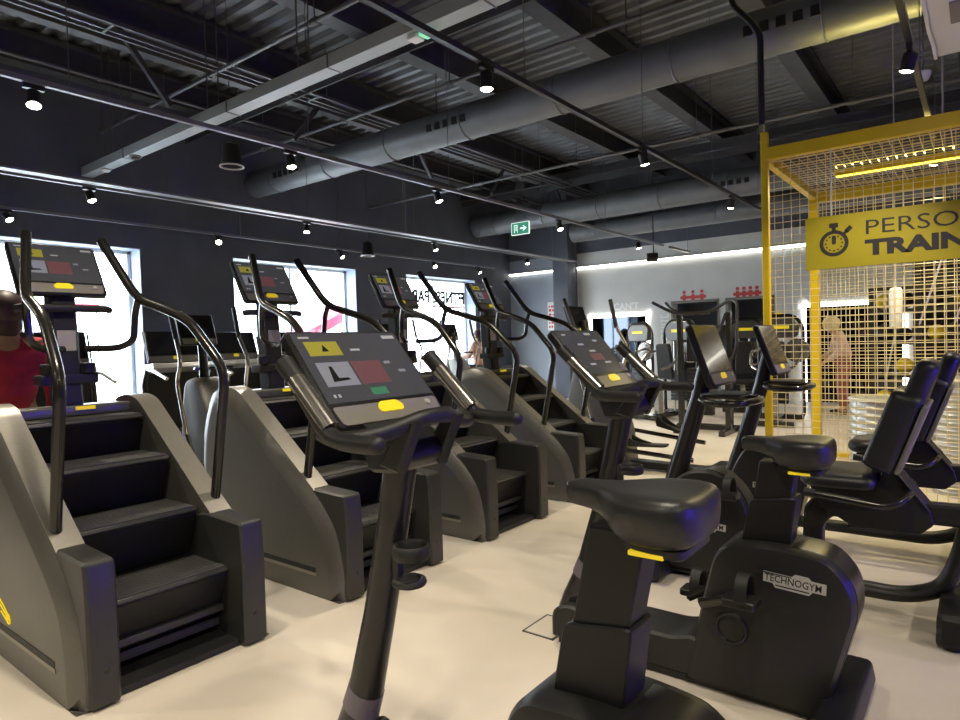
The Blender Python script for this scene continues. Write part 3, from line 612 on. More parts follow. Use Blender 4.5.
# ------------------------------------------------------------------ recumbent bike
def make_recumbent(label, loc):
    t = thing('recumbent_bike', label, 'recumbent bike', loc, 0, 'recumbent exercise bikes')
    m = MB(); m.tube([(-.53, 0, .28), (-.49, 0, .45), (-.33, 0, .96), (-.30, 0, 1.10), (-.27, 0, 1.22)], [.07, .055, .045, .042, .03], 14, 0, [.05, .048, .042, .04, .03]); m.build('front_post', 'post_black', t, ang=50)
    S = fillet2([(-.62, .02), (-.50, .42), (-.42, .56), (-.30, .595), (-.20, .585), (-.10, .50), (-.05, .38), (-.07, .22), (-.13, .02)], [.02, .1, .08, .06, .08, .1, .1, .1, .02], 5)
    m = MB(); m.sections([(inset2(S, .035), -.098), (inset2(S, .012), -.094), (S, -.075), (S, .075), (inset2(S, .012), .094), (inset2(S, .035), .098)]); sh = m.build('shroud', 'dark_plastic', t, ang=28)
    q = [p for p in inset2(S, -.004) if p[0] > -.28 and p[1] > .3]; m = MB(); m.prism(q+[(x-.02, z-.01) for x, z in reversed(q)], -.06, .06); m.build('rim_band', 'post_black', sh)
    F = frame((-.37, -.0985, .30), (1, 0, -.08), (.08, 0, 1), (0, -1, 0))
    m = MB(); m.M = F; m.prism([(0, 0), (.03, 0), (.04, -.014), (.145, -.014), (.155, 0), (.20, 0), (.20, .036), (.15, .036), (.14, .046), (.10, .046), (.09, .036), (0, .036)], -.0005, .0015, ax='z'); lp = m.build('maker_plate', 'label_silver', sh)
    text_mesh('TECHNOGYM', .034, 'rubber', 'lettering', lp, F @ Matrix.Translation((.004, .006, .0016)), .0006, .0008, .86)
    for sg, px_, pz_ in ((-1, -.13, .50), (1, -.40, .28)):
        m = MB(); m.tube([(-.27, sg*.10, .40), (px_, sg*.12, pz_)], .014, 10, 0, .010); ck = m.build('crank', 'tube_dark', t); pedal(ck, px_, sg*.20, pz_, sg)
    console(t, (-.30, 1.365), (-.185, 1.045), .20, lit=False, split=.22)
    m = MB(); m.tube([(-.30, -.04, .975), (-.26, -.17, .965), (-.16, -.20, .955), (-.05, -.17, .96), (-.02, 0, .965), (-.05, .17, .96), (-.16, .20, .955), (-.26, .17, .965), (-.30, .04, .975)], .018, 12, .07); m.build('handlebar', 'tube_dark', t)
    m = MB(); m.prism(fillet2([(-.29, -.12), (-.08, -.12), (-.08, .12), (-.29, .12)], .03), .985, 1.0, .004, ax='z'); m.build('phone_shelf', 'black_plastic', t)
    # frame
    m = MB(); m.tube([(-.45, 0, .09), (.60, 0, .09), (.745, 0, .15), (.80, 0, .30), (.83, 0, .44)], .036, 14, .10, .05); m.build('base_tube', 'dark_plastic', t)
    m = MB(); m.prism(fillet2([(.17, .10), (.19, .47), (.26, .52), (1.15, .54), (1.15, .45), (.32, .43), (.27, .38), (.26, .10)], [.01, .05, .04, .02, .02, .06, .04, .01]), -.045, .045, .01); m.build('seat_rail', 'dark_plastic', t)
    for xx, hw in ((-.52, .28), (.78, .33)):
        m = MB(); m.prism(fillet2([(xx-.055, .012), (xx-.05, .15), (xx+.05, .15), (xx+.055, .012)], .025), -hw, hw, .02); fo = m.build('foot_bar', 'black_plastic', t)
        for s_ in (-1, 1): m = MB(); m.cyl((xx, s_*(hw-.05), 0), (xx, s_*(hw-.05), .02), .03, 14); m.build('rubber_foot', 'rubber', fo)
    # seat carriage
    C = fillet2([(.22, .575), (.28, .47), (.40, .40), (.66, .40), (.715, .45), (.70, .51), (.575, .675), (.52, .675), (.50, .58)], .015, 3)
    for sg in (-1, 1):
        m = MB(); m.prism(C, min(sg*.085, sg*.065), max(sg*.085, sg*.065), .004); m.build('side_plate', 'dark_plastic', t)
    m = MB(); m.b2(.30, .66, -.07, .07, .43, .56); m.prism([(.575, .67), (.555, .66), (.685, .49), (.705, .50)], -.085, .085); m.build('carriage', 'dark_plastic', t, bev=.004)
    m = MB(); m.sections([(fillet2([(.19, -.10), (.24, -.205), (.50, -.19), (.50, .19), (.24, .205), (.19, .10)], .05), .585), (fillet2([(.18, -.11), (.23, -.215), (.51, -.20), (.51, .20), (.23, .215), (.18, .11)], .05), .60), (fillet2([(.18, -.11), (.23, -.215), (.51, -.20), (.51, .20), (.23, .215), (.18, .11)], .05), .64), (fillet2([(.21, -.09), (.26, -.185), (.49, -.17), (.49, .17), (.26, .185), (.21, .09)], .05), .665)], 'z'); m.build('seat_cushion', 'vinyl', t, ang=60, sub=1)
    # backrest: main pad and narrower head part
    a = Vector((.445, 0, .705)); b = Vector((.572, 0, 1.055)); u = Vector((0, 1, 0)); v = (b-a).normalized()
    w = v.cross(u); F = frame(a, u, v, w); Lk = (b-a).length
    def pad(y0, y1, h0, h1, th, name):
        o = fillet2([(-h0, y0), (h0, y0), (h1, y1), (-h1, y1)], .05, 5); m = MB(); m.M = F
        m.sections([(inset2(o, .03), -th), (inset2(o, .006), -th+.012), (o, -th+.03), (o, -.02), (inset2(o, .012), -.005), (inset2(o, .035), 0)], 'z'); return m.build(name, 'vinyl', t, ang=60, sub=1)
    pad(0, Lk, .20, .185, .135, 'backrest')
    m = MB(); m.M = F @ Matrix.Translation((0, 0, -.075)); o = fillet2([(-.17, Lk-.16), (.17, Lk-.16), (.145, Lk+.155), (-.145, Lk+.155)], .05, 5)
    m.sections([(inset2(o, .03), -.062), (o, -.042), (o, .018), (inset2(o, .03), .036)], 'z'); m.build('head_pad', 'vinyl', t, ang=60, sub=1)
    m = MB(); m.M = F; m.b2(-.19, .19, .02, Lk-.03, -.152, -.13); m.build('back_shell', 'grey_plastic', t, bev=.008)
    for sg in (-1, 1):
        m = MB(); m.tube([(.26, sg*.26, .575), (.56, sg*.255, .545), (.615, sg*.22, .575), (.63, sg*.08, .58)], .0165, 12, .05); hd = m.build('side_handle', 'tube_dark', t)
        m = MB(); m.tube([(.235, sg*.26, .578), (.28, sg*.26, .573)], .020, 12, 0); m.build('grip_end', 'rubber', hd)
    return t
r0 = make_recumbent('nearer recumbent bike, its black padded seat at the right edge behind the second bike', (-.88, 3.48, 0))
dup(r0, (-.825, 4.52, 0), 'farther recumbent bike, next to the yellow cage, its seat back overlapping the nearer one')
# ------------------------------------------------------------------ elliptical trainer (origin: floor under the shroud; user faces -x)
def make_elliptical(label, loc, lit=False, group='elliptical trainers', rz=0):
    t = thing('elliptical_trainer', label, 'elliptical trainer', loc, rz, group)
    S = fillet2([(-.50, .04), (-.55, .60), (-.45, 1.02), (-.25, 1.05), (-.08, .80), (.10, .42), (.14, .04)], [.03, .2, .2, .2, .3, .1, .03], 5)
    m = MB(); m.sections([(inset2(S, .05), -.16), (inset2(S, .015), -.15), (S, -.11), (S, .11), (inset2(S, .015), .15), (inset2(S, .05), .16)]); m.build('shroud', 'graphite', t, ang=30)
    m = MB(); m.prism(fillet2([(-.5, .02), (-.5, .10), (.8, .08), (1.0, .08), (1.0, .02)], .02), -.07, .07, .008); m.build('base_rail', 'dark_plastic', t)
    for xx in (-.45, .95): m = MB(); m.prism(fillet2([(xx-.06, .006), (xx-.05, .10), (xx+.05, .10), (xx+.06, .006)], .02), -.29, .29, .02); m.build('foot_bar', 'black_plastic', t)
    m = MB(); m.tube([(-.34, 0, 1.0), (-.36, 0, 1.25), (-.40, 0, 1.50)], [.05, .04, .035], 12, 0); m.build('mast', 'tube_dark', t)
    console(t, (-.50, 1.66), (-.40, 1.36), .19, lit=lit)
    for sg in (-1, 1):
        k = .10*sg
        m = MB(); m.tube([(-.16, sg*.30, .52), (-.20+k, sg*.30, 1.0), (-.13+k, sg*.29, 1.20), (-.25+k, sg*.27, 1.42), (-.34+k*1.3, sg*.26, 1.72)], .018, 10, .08); a = m.build('moving_arm', 'tube_silver', t)
        m = MB(); m.tube([(-.25+k, sg*.27, 1.42), (-.34+k*1.3, sg*.26, 1.72)], .022, 10, 0); m.build('grip', 'rubber', a)
        z = .30+.06*sg
        m = MB(); m.tube([(-.16, sg*.30, .52), (-.10, sg*.26, z), (.80, sg*.16, z-.08)], .022, 10, .06); m.build('link_bar', 'tube_dark', a)
        p = MB(); F = Matrix.Translation((.44+.08*sg, sg*.16, z+.03)) @ Matrix.Rotation(R(6+8*sg), 4, 'Y'); p.M = F
        p.sections([(fillet2([(-.19, -.075), (.19, -.06), (.19, .06), (-.19, .075)], .04), -.01), (fillet2([(-.19, -.08), (.20, -.065), (.20, .065), (-.19, .08)], .04), .012)], 'z')
        p.prism(fillet2([(-.19, .01), (-.19, .09), (-.10, .045), (.02, .012)], .02), -.078, -.062).prism(fillet2([(-.19, .01), (-.19, .09), (-.10, .045), (.02, .012)], .02), .062, .078); p.build('pedal', 'rubber', t)
    m = MB(); m.tube([(-.33, -.05, 1.12), (-.20, -.18, 1.13), (-.12, -.20, 1.13)], .015, 10, .05).tube([(-.33, .05, 1.12), (-.20, .18, 1.13), (-.12, .20, 1.13)], .015, 10, .05); m.build('fixed_handle', 'tube_dark', t)
    return t
make_elliptical('elliptical trainer at the end of the climber row, dark blank console and two upright arms', (-2.90, 6.02, 0))
eb = make_elliptical('elliptical trainer before the dark wall between the first and second windows', (-5.70, 3.35, 0), False)
dup(eb, (-7.3, 7.6, 0), 'elliptical trainer in front of the second window, seen beside the third climber')
dup(eb, (-7.2, 9.0, 0), 'elliptical trainer in front of the third window')
# ------------------------------------------------------------------ treadmill
def make_treadmill(label, loc):
    t = thing('treadmill', label, 'treadmill', loc, 0, 'treadmills along the windows')
    m = MB(); m.prism(fillet2([(-.85, .03), (-.85, .14), (.95, .10), (.95, .03)], .02), -.42, .42, .01); d = m.build('deck', 'dark_plastic', t)
    m = MB(); m.b2(-.45, .93, -.26, .26, .11, .155); m.build('running_belt', 'rubber', d)
    m = MB(); m.prism(fillet2([(-.95, .02), (-.95, .26), (-.75, .33), (-.45, .17), (-.45, .10)], .05), -.40, .40, .02); m.build('motor_hood', 'graphite', t)
    for sg in (-1, 1):
        m = MB(); m.tube([(-.70, sg*.39, .10), (-.78, sg*.39, .90), (-.74, sg*.36, 1.10)], [.05, .04, .035], 12, 0); m.build('upright', 'tube_dark', t)
        m = MB(); m.tube([(-.74, sg*.37, 1.08), (-.55, sg*.40, 1.08), (-.20, sg*.40, .98)], .022, 10, .06); m.build('handrail', 'tube_silver', t)
        m = MB(); m.tube([(-.80, sg*.36, 1.55), (-.70, sg*.36, 1.20)], .012, 8, 0); m.build('side_bar', 'tube_silver', t)
    m = MB(); m.prism(fillet2([(-.80, 1.02), (-.86, 1.14), (-.60, 1.16), (-.56, 1.10)], .02), -.37, .37, .01); m.build('dashboard', 'label_silver', t)
    m = MB(); m.b2(-.80, -.76, -.36, .36, .30, 1.05); m.build('front_panel', 'black_plastic', t, bev=.01)
    console(t, (-.86, 1.56), (-.72, 1.16), .36, lit=False)
    return t
tb = make_treadmill('treadmill behind the mast of the nearest climber, against the first window', (-7.35, 2.75, 0))
for (x, y), lb in zip(((-7.35, 4.12), (-7.75, 5.2), (-7.75, 6.3)), ('treadmill beside the right edge of the first window', 'treadmill left of the second window against the dark wall', 'treadmill in front of the second window behind the second climber')):
    dup(tb, (x, y, 0), lb)
# ------------------------------------------------------------------ yellow cage
CX0, CX1, CY0, CY1, CZ = -1.375, 1.30, 5.60, 7.55, 2.80
t = thing('training_cage', 'yellow steel cage of wire mesh at the right', 'cage', (0, 0, 0))
for x, y, w_ in ((CX0, CY0, .027), (CX0, CY1, .042), (CX1, CY0, .027), (CX1, CY1, .042)): m = MB(); m.b2(x-w_, x+w_, y-w_, y+w_, 0, CZ+(.13 if (x, y) == (CX0, CY0) else 0)); m.build('post', 'yellow_paint', t, bev=.006)
for a in ((CX0, CX1, CY0-.035, CY0+.035, CZ-.10, CZ), (CX0, CX1, CY1-.04, CY1+.04, CZ-.14, CZ-.04), (CX0, CX1, CY0-.025, CY0+.025, .005, .05), (CX0, CX1, CY1-.025, CY1+.025, .005, .05)): m = MB(); m.b2(*a); m.build('cross_beam', 'yellow_paint', t, bev=.005)
for x in (CX0, CX1):
    m = MB(); m.b2(x-.03, x+.03, CY0, CY1, CZ-.11, CZ-.03); m.build('side_beam', 'yellow_paint', t, bev=.005)
    m = MB(); m.b2(x-.02, x+.02, CY0, CY1, .005, .05); m.build('floor_rail', 'yellow_paint', t, bev=.005)
def grid(u0, u1, v0, v1, fx, du, dv, w_=.0034, name='mesh_panel'):
    m = MB(); n = max(1, round((u1-u0)/du))
    for i in range(n+1):
        u = u0+(u1-u0)*i/n; m.tube([fx(u, v0, 0), fx(u, v1, 0)], w_, 4, 0)
    n = max(1, round((v1-v0)/dv))
    for i in range(n+1):
        v = v0+(v1-v0)*i/n; m.tube([fx(u0, v, w_*1.6), fx(u1, v, w_*1.6)], w_, 4, 0)
    return m.build(name, 'wire', t, ang=20)
grid(CX0, CX1, .06, CZ-.12, lambda u, v, o: (u, CY1+o, v), .078, .068)
grid(CX0, CX1, CY0, CY1, lambda u, v, o: (u, v, CZ-.055+o), .064, .10)
grid(CX0, CX1, .06, CZ-.11, lambda u, v, o: (u, CY0+.02+o, v), .062, .055, .0027, 'front_mesh')
m = MB(); m.tube([(CX0-.02, CY0, CZ+.17), (CX0-.02, CY0, 3.72), (CX0-.10, CY0+.02, 3.86), (CX0-.25, CY0+.05, 4.05), (CX0-.25, CY0+.05, ZT-.01)], .026, 12, .06); m.build('conduit', 'track_black', t)
m = MB(); m.cyl((CX0-.02, CY0, CZ+.13), (CX0-.02, CY0, CZ+.19), .033, 14); m.build('collar', 'tube_silver', t)
t2 = thing('linear_lamp', 'long amber light fitting under the yellow cage roof', 'lamp', (-.50, 6.42, 2.66))
m = MB(); m.b2(-.50, .42, -.03, .03, 0, .05); m.build('housing', 'yellow_paint', t2, bev=.006)
m = MB(); m.b2(-.49, .41, -.026, -.004, -.006, 0).b2(-.49, .41, .004, .026, -.006, 0); m.use('led_amber'); m.build('light_strip', 'led_amber', t2)
area_light('lamp_light', (-.04, 0, .055), (math.pi, 0, 0), .9, .06, 13, (1, .80, .22), t2, R(70)); area_light('lamp_light', (-.04, 0, -.012), (0, 0, 0), .9, .05, 32, (1, .82, .38), t2)
# hanging sign
t = thing('hanging_sign', 'yellow hanging sign with a stopwatch and the words personal training', 'sign', (-1.075, 5.555, 1.787))
m = MB(); m.b2(0, 1.80, -.006, .006, 0, .402); m.build('board', 'yellow_sign', t, bev=.002)
F = frame((0, -.0065, 0), (1, 0, 0), (0, 0, 1), (0, -1, 0))
text_mesh('PERSONAL', .152, 'sign_ink', 'lettering', t, F @ Matrix.Translation((.392, .232, 0)), .001, -.0005, 1.31)
text_mesh('TRAINING', .150, 'sign_ink', 'lettering', t, F @ Matrix.Translation((.405, .082, 0)), .001, .0075, 1.40)
m = MB(); m.M = F; cx, cy = .196, .190
q = []
for r_, z_ in ((.072, 0), (.098, 0), (.098, .0015), (.072, .0015)): q.append([(cx+r_*math.cos(2*math.pi*k/40), cy+r_*math.sin(2*math.pi*k/40), z_) for k in range(40)])
m.rings(q+[q[0]], cap=False)
m.b2(cx-.030, cx+.030, cy+.118, cy+.152, 0, .0015).b2(cx-.013, cx+.013, cy+.09, cy+.12, 0, .0015).box((cx+.098, cy+.096, .00075), (.05, .032, .0015), ('Z', R(45))).box((cx+.078, cy+.076, .00075), (.03, .018, .0015), ('Z', R(45)))
m.prism(fillet2([(cx-.014, cy-.008), (cx+.014, cy-.008), (cx+.014, cy+.058), (cx-.014, cy+.058)], .012), 0, .0015, ax='z')
for k in range(12):
    if k == 3: continue
    a = 2*math.pi*k/12; m.lathe([(0, 0), (.0065, 0), (.0065, .0015), (0, .0015)], (cx+.056*math.cos(a), cy+.056*math.sin(a), 0), 10)
m.build('stopwatch_icon', 'sign_ink', t)
for xx in (.18, 1.60): m = MB(); m.cyl((xx, 0, .405), (xx, 0, CZ-.11-1.782), .007, 8); m.build('hanger_rod', 'label_silver', t)
# drums inside the cage
for (x, y, r_, h_), lb in (((-.66, 6.75, .30, .70), 'pale ribbed metal drum inside the cage, left one'), ((-.08, 6.35, .24, .90), 'tall pale ribbed metal drum at the right edge inside the cage')):
    t = thing('metal_drum', lb, 'drum', (x, y, 0), 0, 'ribbed metal drums in the cage'); pf = [(0, .0), (r_, 0)]; z = .02
    while z < h_-.04: pf += [(r_, z), (r_+.010, z+.015), (r_, z+.03), (r_-.003, z+.05)]; z += .06
    pf += [(r_, h_), (0, h_)]; m = MB(); m.lathe(pf, n=36); m.build('drum_body', 'galvanised', t)
    m = MB(); m.ring((0, 0, h_), r_-.005, .014, 'z', 36, 8); m.build('top_rim', 'label_silver', t)
# dark storage rig behind the cage with hanging gear
t = thing('storage_rig', 'tall black storage rig with shelves behind the yellow cage', 'rack', (0, 9.6, 0))
for x in (-1.09, -.62, .35, 1.4): m = MB(); m.b2(x-.04, x+.04, -.05, .05, 0, 2.15 if x > -1 else 1.85); m.build('upright', 'lamp_black', t)
for z in (.35, .75, 1.15, 1.55, 1.82): m = MB(); m.b2(-1.09, 1.4, -.25, .25, z-.02, z+.02); m.build('shelf', 'lamp_black', t)
m = MB(); m.b2(-.62, 1.4, .2, .23, .1, 2.15); m.build('back_panel', 'lamp_black', t)
m = MB(); m.b2(-.62, 1.4, -.04, .04, 2.09, 2.17); m.build('top_bar', 'lamp_black', t)
k = 0
for z in (.37, .77, 1.17, 1.57):
    for x in (-.96, -.75, -.42, -.12, .16):
        k += 1; m = MB(); r_ = .085+.012*(k % 3); m.ball((0, 0, 0), r_, 18, 12)
        tag(m.build('medicine_ball', 'yellow_paint' if k % 3 == 1 else 'dark_plastic', loc=(x, 9.55, z+r_)), '%s medicine ball on the %s shelf of the rig, %s from the left' % ('yellow' if k % 3 == 1 else 'black', {.37: 'lowest', .77: 'second', 1.17: 'third', 1.57: 'top loaded'}[z], {-.96: 'first', -.75: 'second', -.42: 'third', -.12: 'fourth', .16: 'fifth'}[x]), 'ball', 'medicine balls on the rig')
t = thing('punch_bag', 'slim white hanging bag with grey straps inside the cage', 'punch bag', (-.72, 8.2, 1.32))
m = MB(); m.lathe([(0, 0), (.05, .005), (.062, .03), (.064, .40), (.05, .44), (0, .45)], n=20); m.build('bag', 'white_card', t)
m = MB(); m.cyl((0, 0, .45), (0, 0, 3.6), .008, 6); m.build('strap', 'sticker', t)
m = MB(); m.cyl((0, 0, 0), (-.10, 0, -.55), .010, 6); m.build('tail_strap', 'sticker', t)
for i, (x0, x1, lb) in enumerate(((-.30, -.52, 'pale slanting suspension strap inside the cage, left'), (.02, -.22, 'pale slanting suspension strap inside the cage, right'))):
    t = thing('suspension_strap', lb, 'strap', (x0, 8.3, 2.1)); m = MB(); m.tube([(0, 0, ZT-2.12), (0, 0, 0), ((x1-x0), 0, -.75)], .012, 6, .0); m.build('webbing', 'sticker', t)
    m = MB(); m.ring((x1-x0, 0, -.80), .06, .012, 'y', 16, 6); m.build('handle_loop', 'rubber', t)
# ------------------------------------------------------------------ strength machines
def make_strength(label, loc, rz=0, h=1.58, w=.62):
    t = thing('strength_machine', label, 'strength machine', loc, rz, 'strength machines along the far wall')
    o = fillet2([(-w/2, .02), (-w/2, h-.16), (-w/2+.12, h), (w/2-.12, h), (w/2, h-.16), (w/2, .02)], .12, 5)
    P = [(x, 0, z) for x, z in o]; m = MB(); m.tube(P, .028, 10, 0); m.build('tower_frame', 'tube_dark', t)
    m = MB(); m.prism(fillet2([(-w/2+.08, h-.34), (-w/2+.04, h-.15), (-w/2+.15, h-.02), (w/2-.15, h-.02), (w/2-.04, h-.15), (w/2-.08, h-.34)], .06), -.06, .06, .015); hd = m.build('head_cover', 'graphite', t)
    m = MB(); m.b2(-.13, .13, -.066, -.060, h-.20, h-.15); m.build('yellow_label', 'yellow_button', hd)
    for i in range(9): m = MB(); m.b2(-.17, .10, -.05, .05, .24+i*.055, .24+i*.055+.048); m.build('weight_plate', 'stack_dark', t, bev=.003)
    m = MB(); m.cyl((-.12, 0, .05), (-.12, 0, h-.3), .012, 8).cyl((.05, 0, .05), (.05, 0, h-.3), .012, 8); m.build('guide_rods', 'tube_silver', t)
    m = MB(); m.b2(-w/2, w/2, -.06, .06, .01, .08).b2(-.05, .05, -1.0, .0, .01, .08).b2(-.30, .30, -1.0, -.92, .01, .08); m.build('base_frame', 'tube_dark', t, bev=.01)
    m = MB(); m.prism(fillet2([(-.20, -.85), (.20, -.85), (.17, -.45), (-.17, -.45)], .05), .46, .54, .02, ax='z'); m.build('seat', 'vinyl', t)
    m = MB(); m.b2(-.04, .04, -.72, -.58, .08, .47); m.build('seat_post', 'tube_silver', t)
    m = MB(); m.M = Matrix.Translation((0, -.42, .62)) @ Matrix.Rotation(R(8), 4, 'X'); m.prism(fillet2([(-.15, 0), (.15, 0), (.13, .58), (-.13, .58)], .05), -.04, .04, .02); m.build('backrest', 'vinyl', t)
    for sg in (-1, 1): m = MB(); m.tube([(sg*.24, -.10, 1.1), (sg*.34, -.45, 1.05), (sg*.30, -.75, .85), (sg*.20, -.85, .80)], .02, 10, .08); m.build('lever_arm', 'tube_silver', t)
    m = MB(); m.lathe([(.05, -.03), (.17, -.03), (.18, 0), (.17, .03), (.05, .03)], (.24, -.1, 1.05), 24, 'y'); m.build('pulley_disc', 'tube_silver', t)
    return t
s0 = make_strength('strength machine with rounded yellow labelled head in front of the lit mirror', (-5.1, 11.5, 0), R(-20))
dup(s0, (-3.98, 10.6, 0), 'strength machine with yellow labelled head left of the doorways', R(-12))
dup(s0, (-3.35, 12.15, 0), 'strength machine before the right doorway behind the dip frame', R(10))
dup(s0, (-2.42, 10.6, 0), 'strength machine seen through the left side of the yellow cage', R(5))
# assisted dip frame
t = thing('dip_frame', 'tall grey chin and dip frame with looping top handles before the doorways', 'exercise frame', (-3.0, 9.0, 0))
m = MB(); m.tube([(-.68, -.25, 1.80), (-.55, -.1, 1.70), (-.45, 0, 1.64), (-.09, 0, 1.62), (.10, 0, 1.66), (.34, -.05, 1.79), (.44, -.1, 1.74), (.47, -.25, 1.17), (.42, -.3, .98), (.24, -.3, .98), (.12, -.2, 1.10), (.20, 0, 1.45), (.26, 0, 1.60)], .022, 10, .06); m.build('top_loop', 'post_black', t)
m = MB(); m.tube([(-.68, .25, 1.80), (-.55, .12, 1.70), (-.40, .1, 1.63), (.0, .1, 1.63)], .026, 10, .06); m.build('rear_handle', 'post_black', t)
for x, y in ((-.40, 0.05), (.28, .05), (.36, -.28)): m = MB(); m.b2(x-.035, x+.035, y-.04, y+.04, 0, 1.62 if y > 0 else 1.0); m.build('upright', 'tube_dark', t, bev=.006)
m = MB(); m.b2(-.45, .45, -.03, .13, 0, .07).b2(-.30, -.22, -.55, .1, 0, .07).b2(.32, .40, -.6, .1, 0, .07); m.build('base_frame', 'tube_dark', t, bev=.008)
for i in range(12): m = MB(); m.b2(-.30, .05, .0, .12, .2+i*.055, .2+i*.055+.048); m.build('weight_plate', 'stack_dark', t)
m = MB(); m.b2(-.06, .30, -.5, -.12, .50, .58); m.build('knee_pad', 'vinyl', t, bev=.02)
m = MB(); m.b2(-.33, .22, .10, .14, .95, 1.45); m.build('instruction_panel', 'dark_plastic', t, bev=.01)
m = MB(); m.b2(-.2, -.02, .09, .10, 1.30, 1.40); m.build('yellow_label', 'yellow_button', t)
# ------------------------------------------------------------------ far wall fittings
def lit_mirror(label, x0, x1, z0, z1):
    t = thing('lit_mirror', label, 'mirror', ((x0+x1)/2, YN-.001, z0), 0, 'light framed mirrors on the far wall'); w = (x1-x0)/2; h = z1-z0
    m = MB(); m.b2(-w, w, -.02, 0, 0, h); m.build('mirror_glass', 'mirror', t)
    for a in ((-w-.03, -w+.05, 0, h+.05), (w-.05, w+.03, 0, h+.05), (-w-.03, w+.03, h-.03, h+.05)): m = MB(); m.b2(a[0], a[1], -.04, -.021, a[2], a[3]); m.build('light_frame', 'led_frame', t, bev=.005)
lit_mirror('large mirror with glowing white frame left of the doorways', -6.92, -5.55, .05, 1.80)
lit_mirror('mirror with glowing white frame seen through the yellow cage', -2.57, -1.0, .05, 1.80)
def wall_frame(x, z): return frame((x, YN-.002, z), (1, 0, 0), (0, 0, 1), (0, -1, 0))
tag(text_mesh("CAN'T", .20, 'white_letter', 'wall_lettering', None, wall_frame(-6.36, 1.93), .002, .004, 1.0), 'faint white slanted lettering above the lit mirror', 'lettering')
m = MB(); m.M = wall_frame(-5.29, .45)
for k in range(13):
    z = k*.105
    if k % 3 == 0: m.b2(0, .17, z, z+.018, 0, .002).b2(0, .02, z, z+.075, 0, .002).b2(.15, .17, z, z+.075, 0, .002)
    elif k % 3 == 1: m.b2(0, .17, z, z+.018, 0, .002).b2(0, .17, z+.055, z+.075, 0, .002)
    else: m.b2(0, .17, z+.03, z+.05, 0, .002).b2(0, .02, z, z+.075, 0, .002)
tag(m.build('wall_lettering', 'white_letter'), 'vertical column of white letters beside the left doorway', 'lettering')
for x, lb, n in ((-4.60, 'small red pictogram of people on the wall above the left doorway', 3), (-3.55, 'small red pictogram of people on the wall above the right doorway', 4)):
    m = MB(); m.M = wall_frame(x, 2.10)
    m.use('red_ink').b2(-.26, .26, -.03, .03, 0, .002); 
    for k in range(n): u = -.18+.36*k/(n-1); m.use('red_ink' if k % 2 else 'sign_ink').b2(u-.035, u+.035, -.10, .06, 0, .003); m.lathe([(0, 0), (.035, 0), (.035, .003), (0, .003)], (u, .105, 0), 12)
    tag(m.build('wall_pictogram', 'red_ink'), lb, 'sign')
t = thing('wall_poster', 'red and white poster on the blue end of the far wall', 'poster', (-7.86, YN-.001, 1.54))
m = MB(); m.b2(-.18, .18, -.012, 0, 0, .66); m.build('sheet', 'white_card', t)
m = MB(); m.M = frame((0, -.0125, 0), (1, 0, 0), (0, 0, 1), (0, -1, 0)); random.seed(3)
for r_ in range(6):
    u = -.15
    while u < .12: L = random.uniform(.03, .09); m.b2(u, min(.15, u+L), .06+r_*.095, .06+r_*.095+random.uniform(.03, .06), 0, .001); u += L+.02
m.build('print', 'red_ink', t)
tag(MB().b2(-3.08, -2.93, YN-.012, YN-.001, 1.42, 1.70).build('wall_notice', 'yellow_button'), 'small yellow notice on the far wall left of the cage mirror', 'notice')
# lettering on the third window, reading from outside
t = thing('window_lettering', 'mirrored dark gym lettering with red underline on the third window', 'lettering', (XW-TH+.068, 0, 0))
F = frame((0, 11.55, 2.20), (0, -1, 0), (0, 0, 1), (-1, 0, 0))
text_mesh('FITNESS PARK', .36, 'sign_ink', 'lettering', t, F, .003, .016, .86)
m = MB(); m.b2(-.001, .001, 10.5, 11.55, 2.09, 2.13); m.build('red_line', 'red_ink', t)
m = MB(); m.b2(-.001, .001, 9.5, 11.5, 2.04, 2.055).b2(-.001, .001, 9.7, 11.3, 1.94, 1.955).b2(-.001, .001, 9.45, 11.5, 2.52, 2.535); m.build('thin_lines', 'sign_ink', t)
# outside
t = thing('red_awning', 'sloping red awning outside the second window', 'awning', (-11.6, 9.1, 1.75))
m = MB(); m.M = Matrix.Rotation(R(24), 4, 'X'); m.b2(-.5, .3, -1.1, 1.1, -.11, .11); m.build('canopy', 'red_banner', t, bev=.02)
m = MB(); m.cyl((0, -.7, -1.85), (0, -.7, -.25), .03, 8); m.build('pole', 'white_gloss', t); m = MB(); m.cyl((0, .7, -1.85), (0, .7, .25), .03, 8); m.build('pole', 'white_gloss', t)
t = thing('red_barrier', 'red crossbar seen outside the first window', 'barrier', (-11.6, 4.35, 0))
m = MB(); m.b2(-.05, .05, -.28, .28, 2.0, 2.12); m.build('crossbar', 'red_banner', t, bev=.01)
for y in (-.24, .24): m = MB(); m.cyl((0, y, -.1), (0, y, 2.0), .02, 8); m.build('pole', 'white_gloss', t)
# floor socket box
t = thing('floor_box', 'small square metal floor socket cover between the bikes', 'floor box', (-1.555, 2.46, 0), R(0))
m = MB(); m.b2(-.075, .075, -.10, .10, .0, .004); m.build('cover', 'concrete_floor', t)
m = MB()
for a in ((-.08, .08, -.105, -.097), (-.08, .08, .097, .105), (-.08, -.072, -.105, .105), (.072, .08, -.105, .105)): m.b2(*a, 0, .005)
m.build('metal_edge', 'pipe', t)
# violet light line on the wall to the right
t = thing('violet_light_strip', 'violet light line on the wall right of the picture', 'light strip', (XE-.01, 3.0, 1.0))
m = MB(); m.b2(-.03, 0, -2.0, 2.0, -.03, .03); m.build('strip', 'led_purple', t)
area_light('strip_light', (-.06, 0, 0), (0, R(-90), 0), .08, 4.0, 95, (.22, .10, 1.0), t)

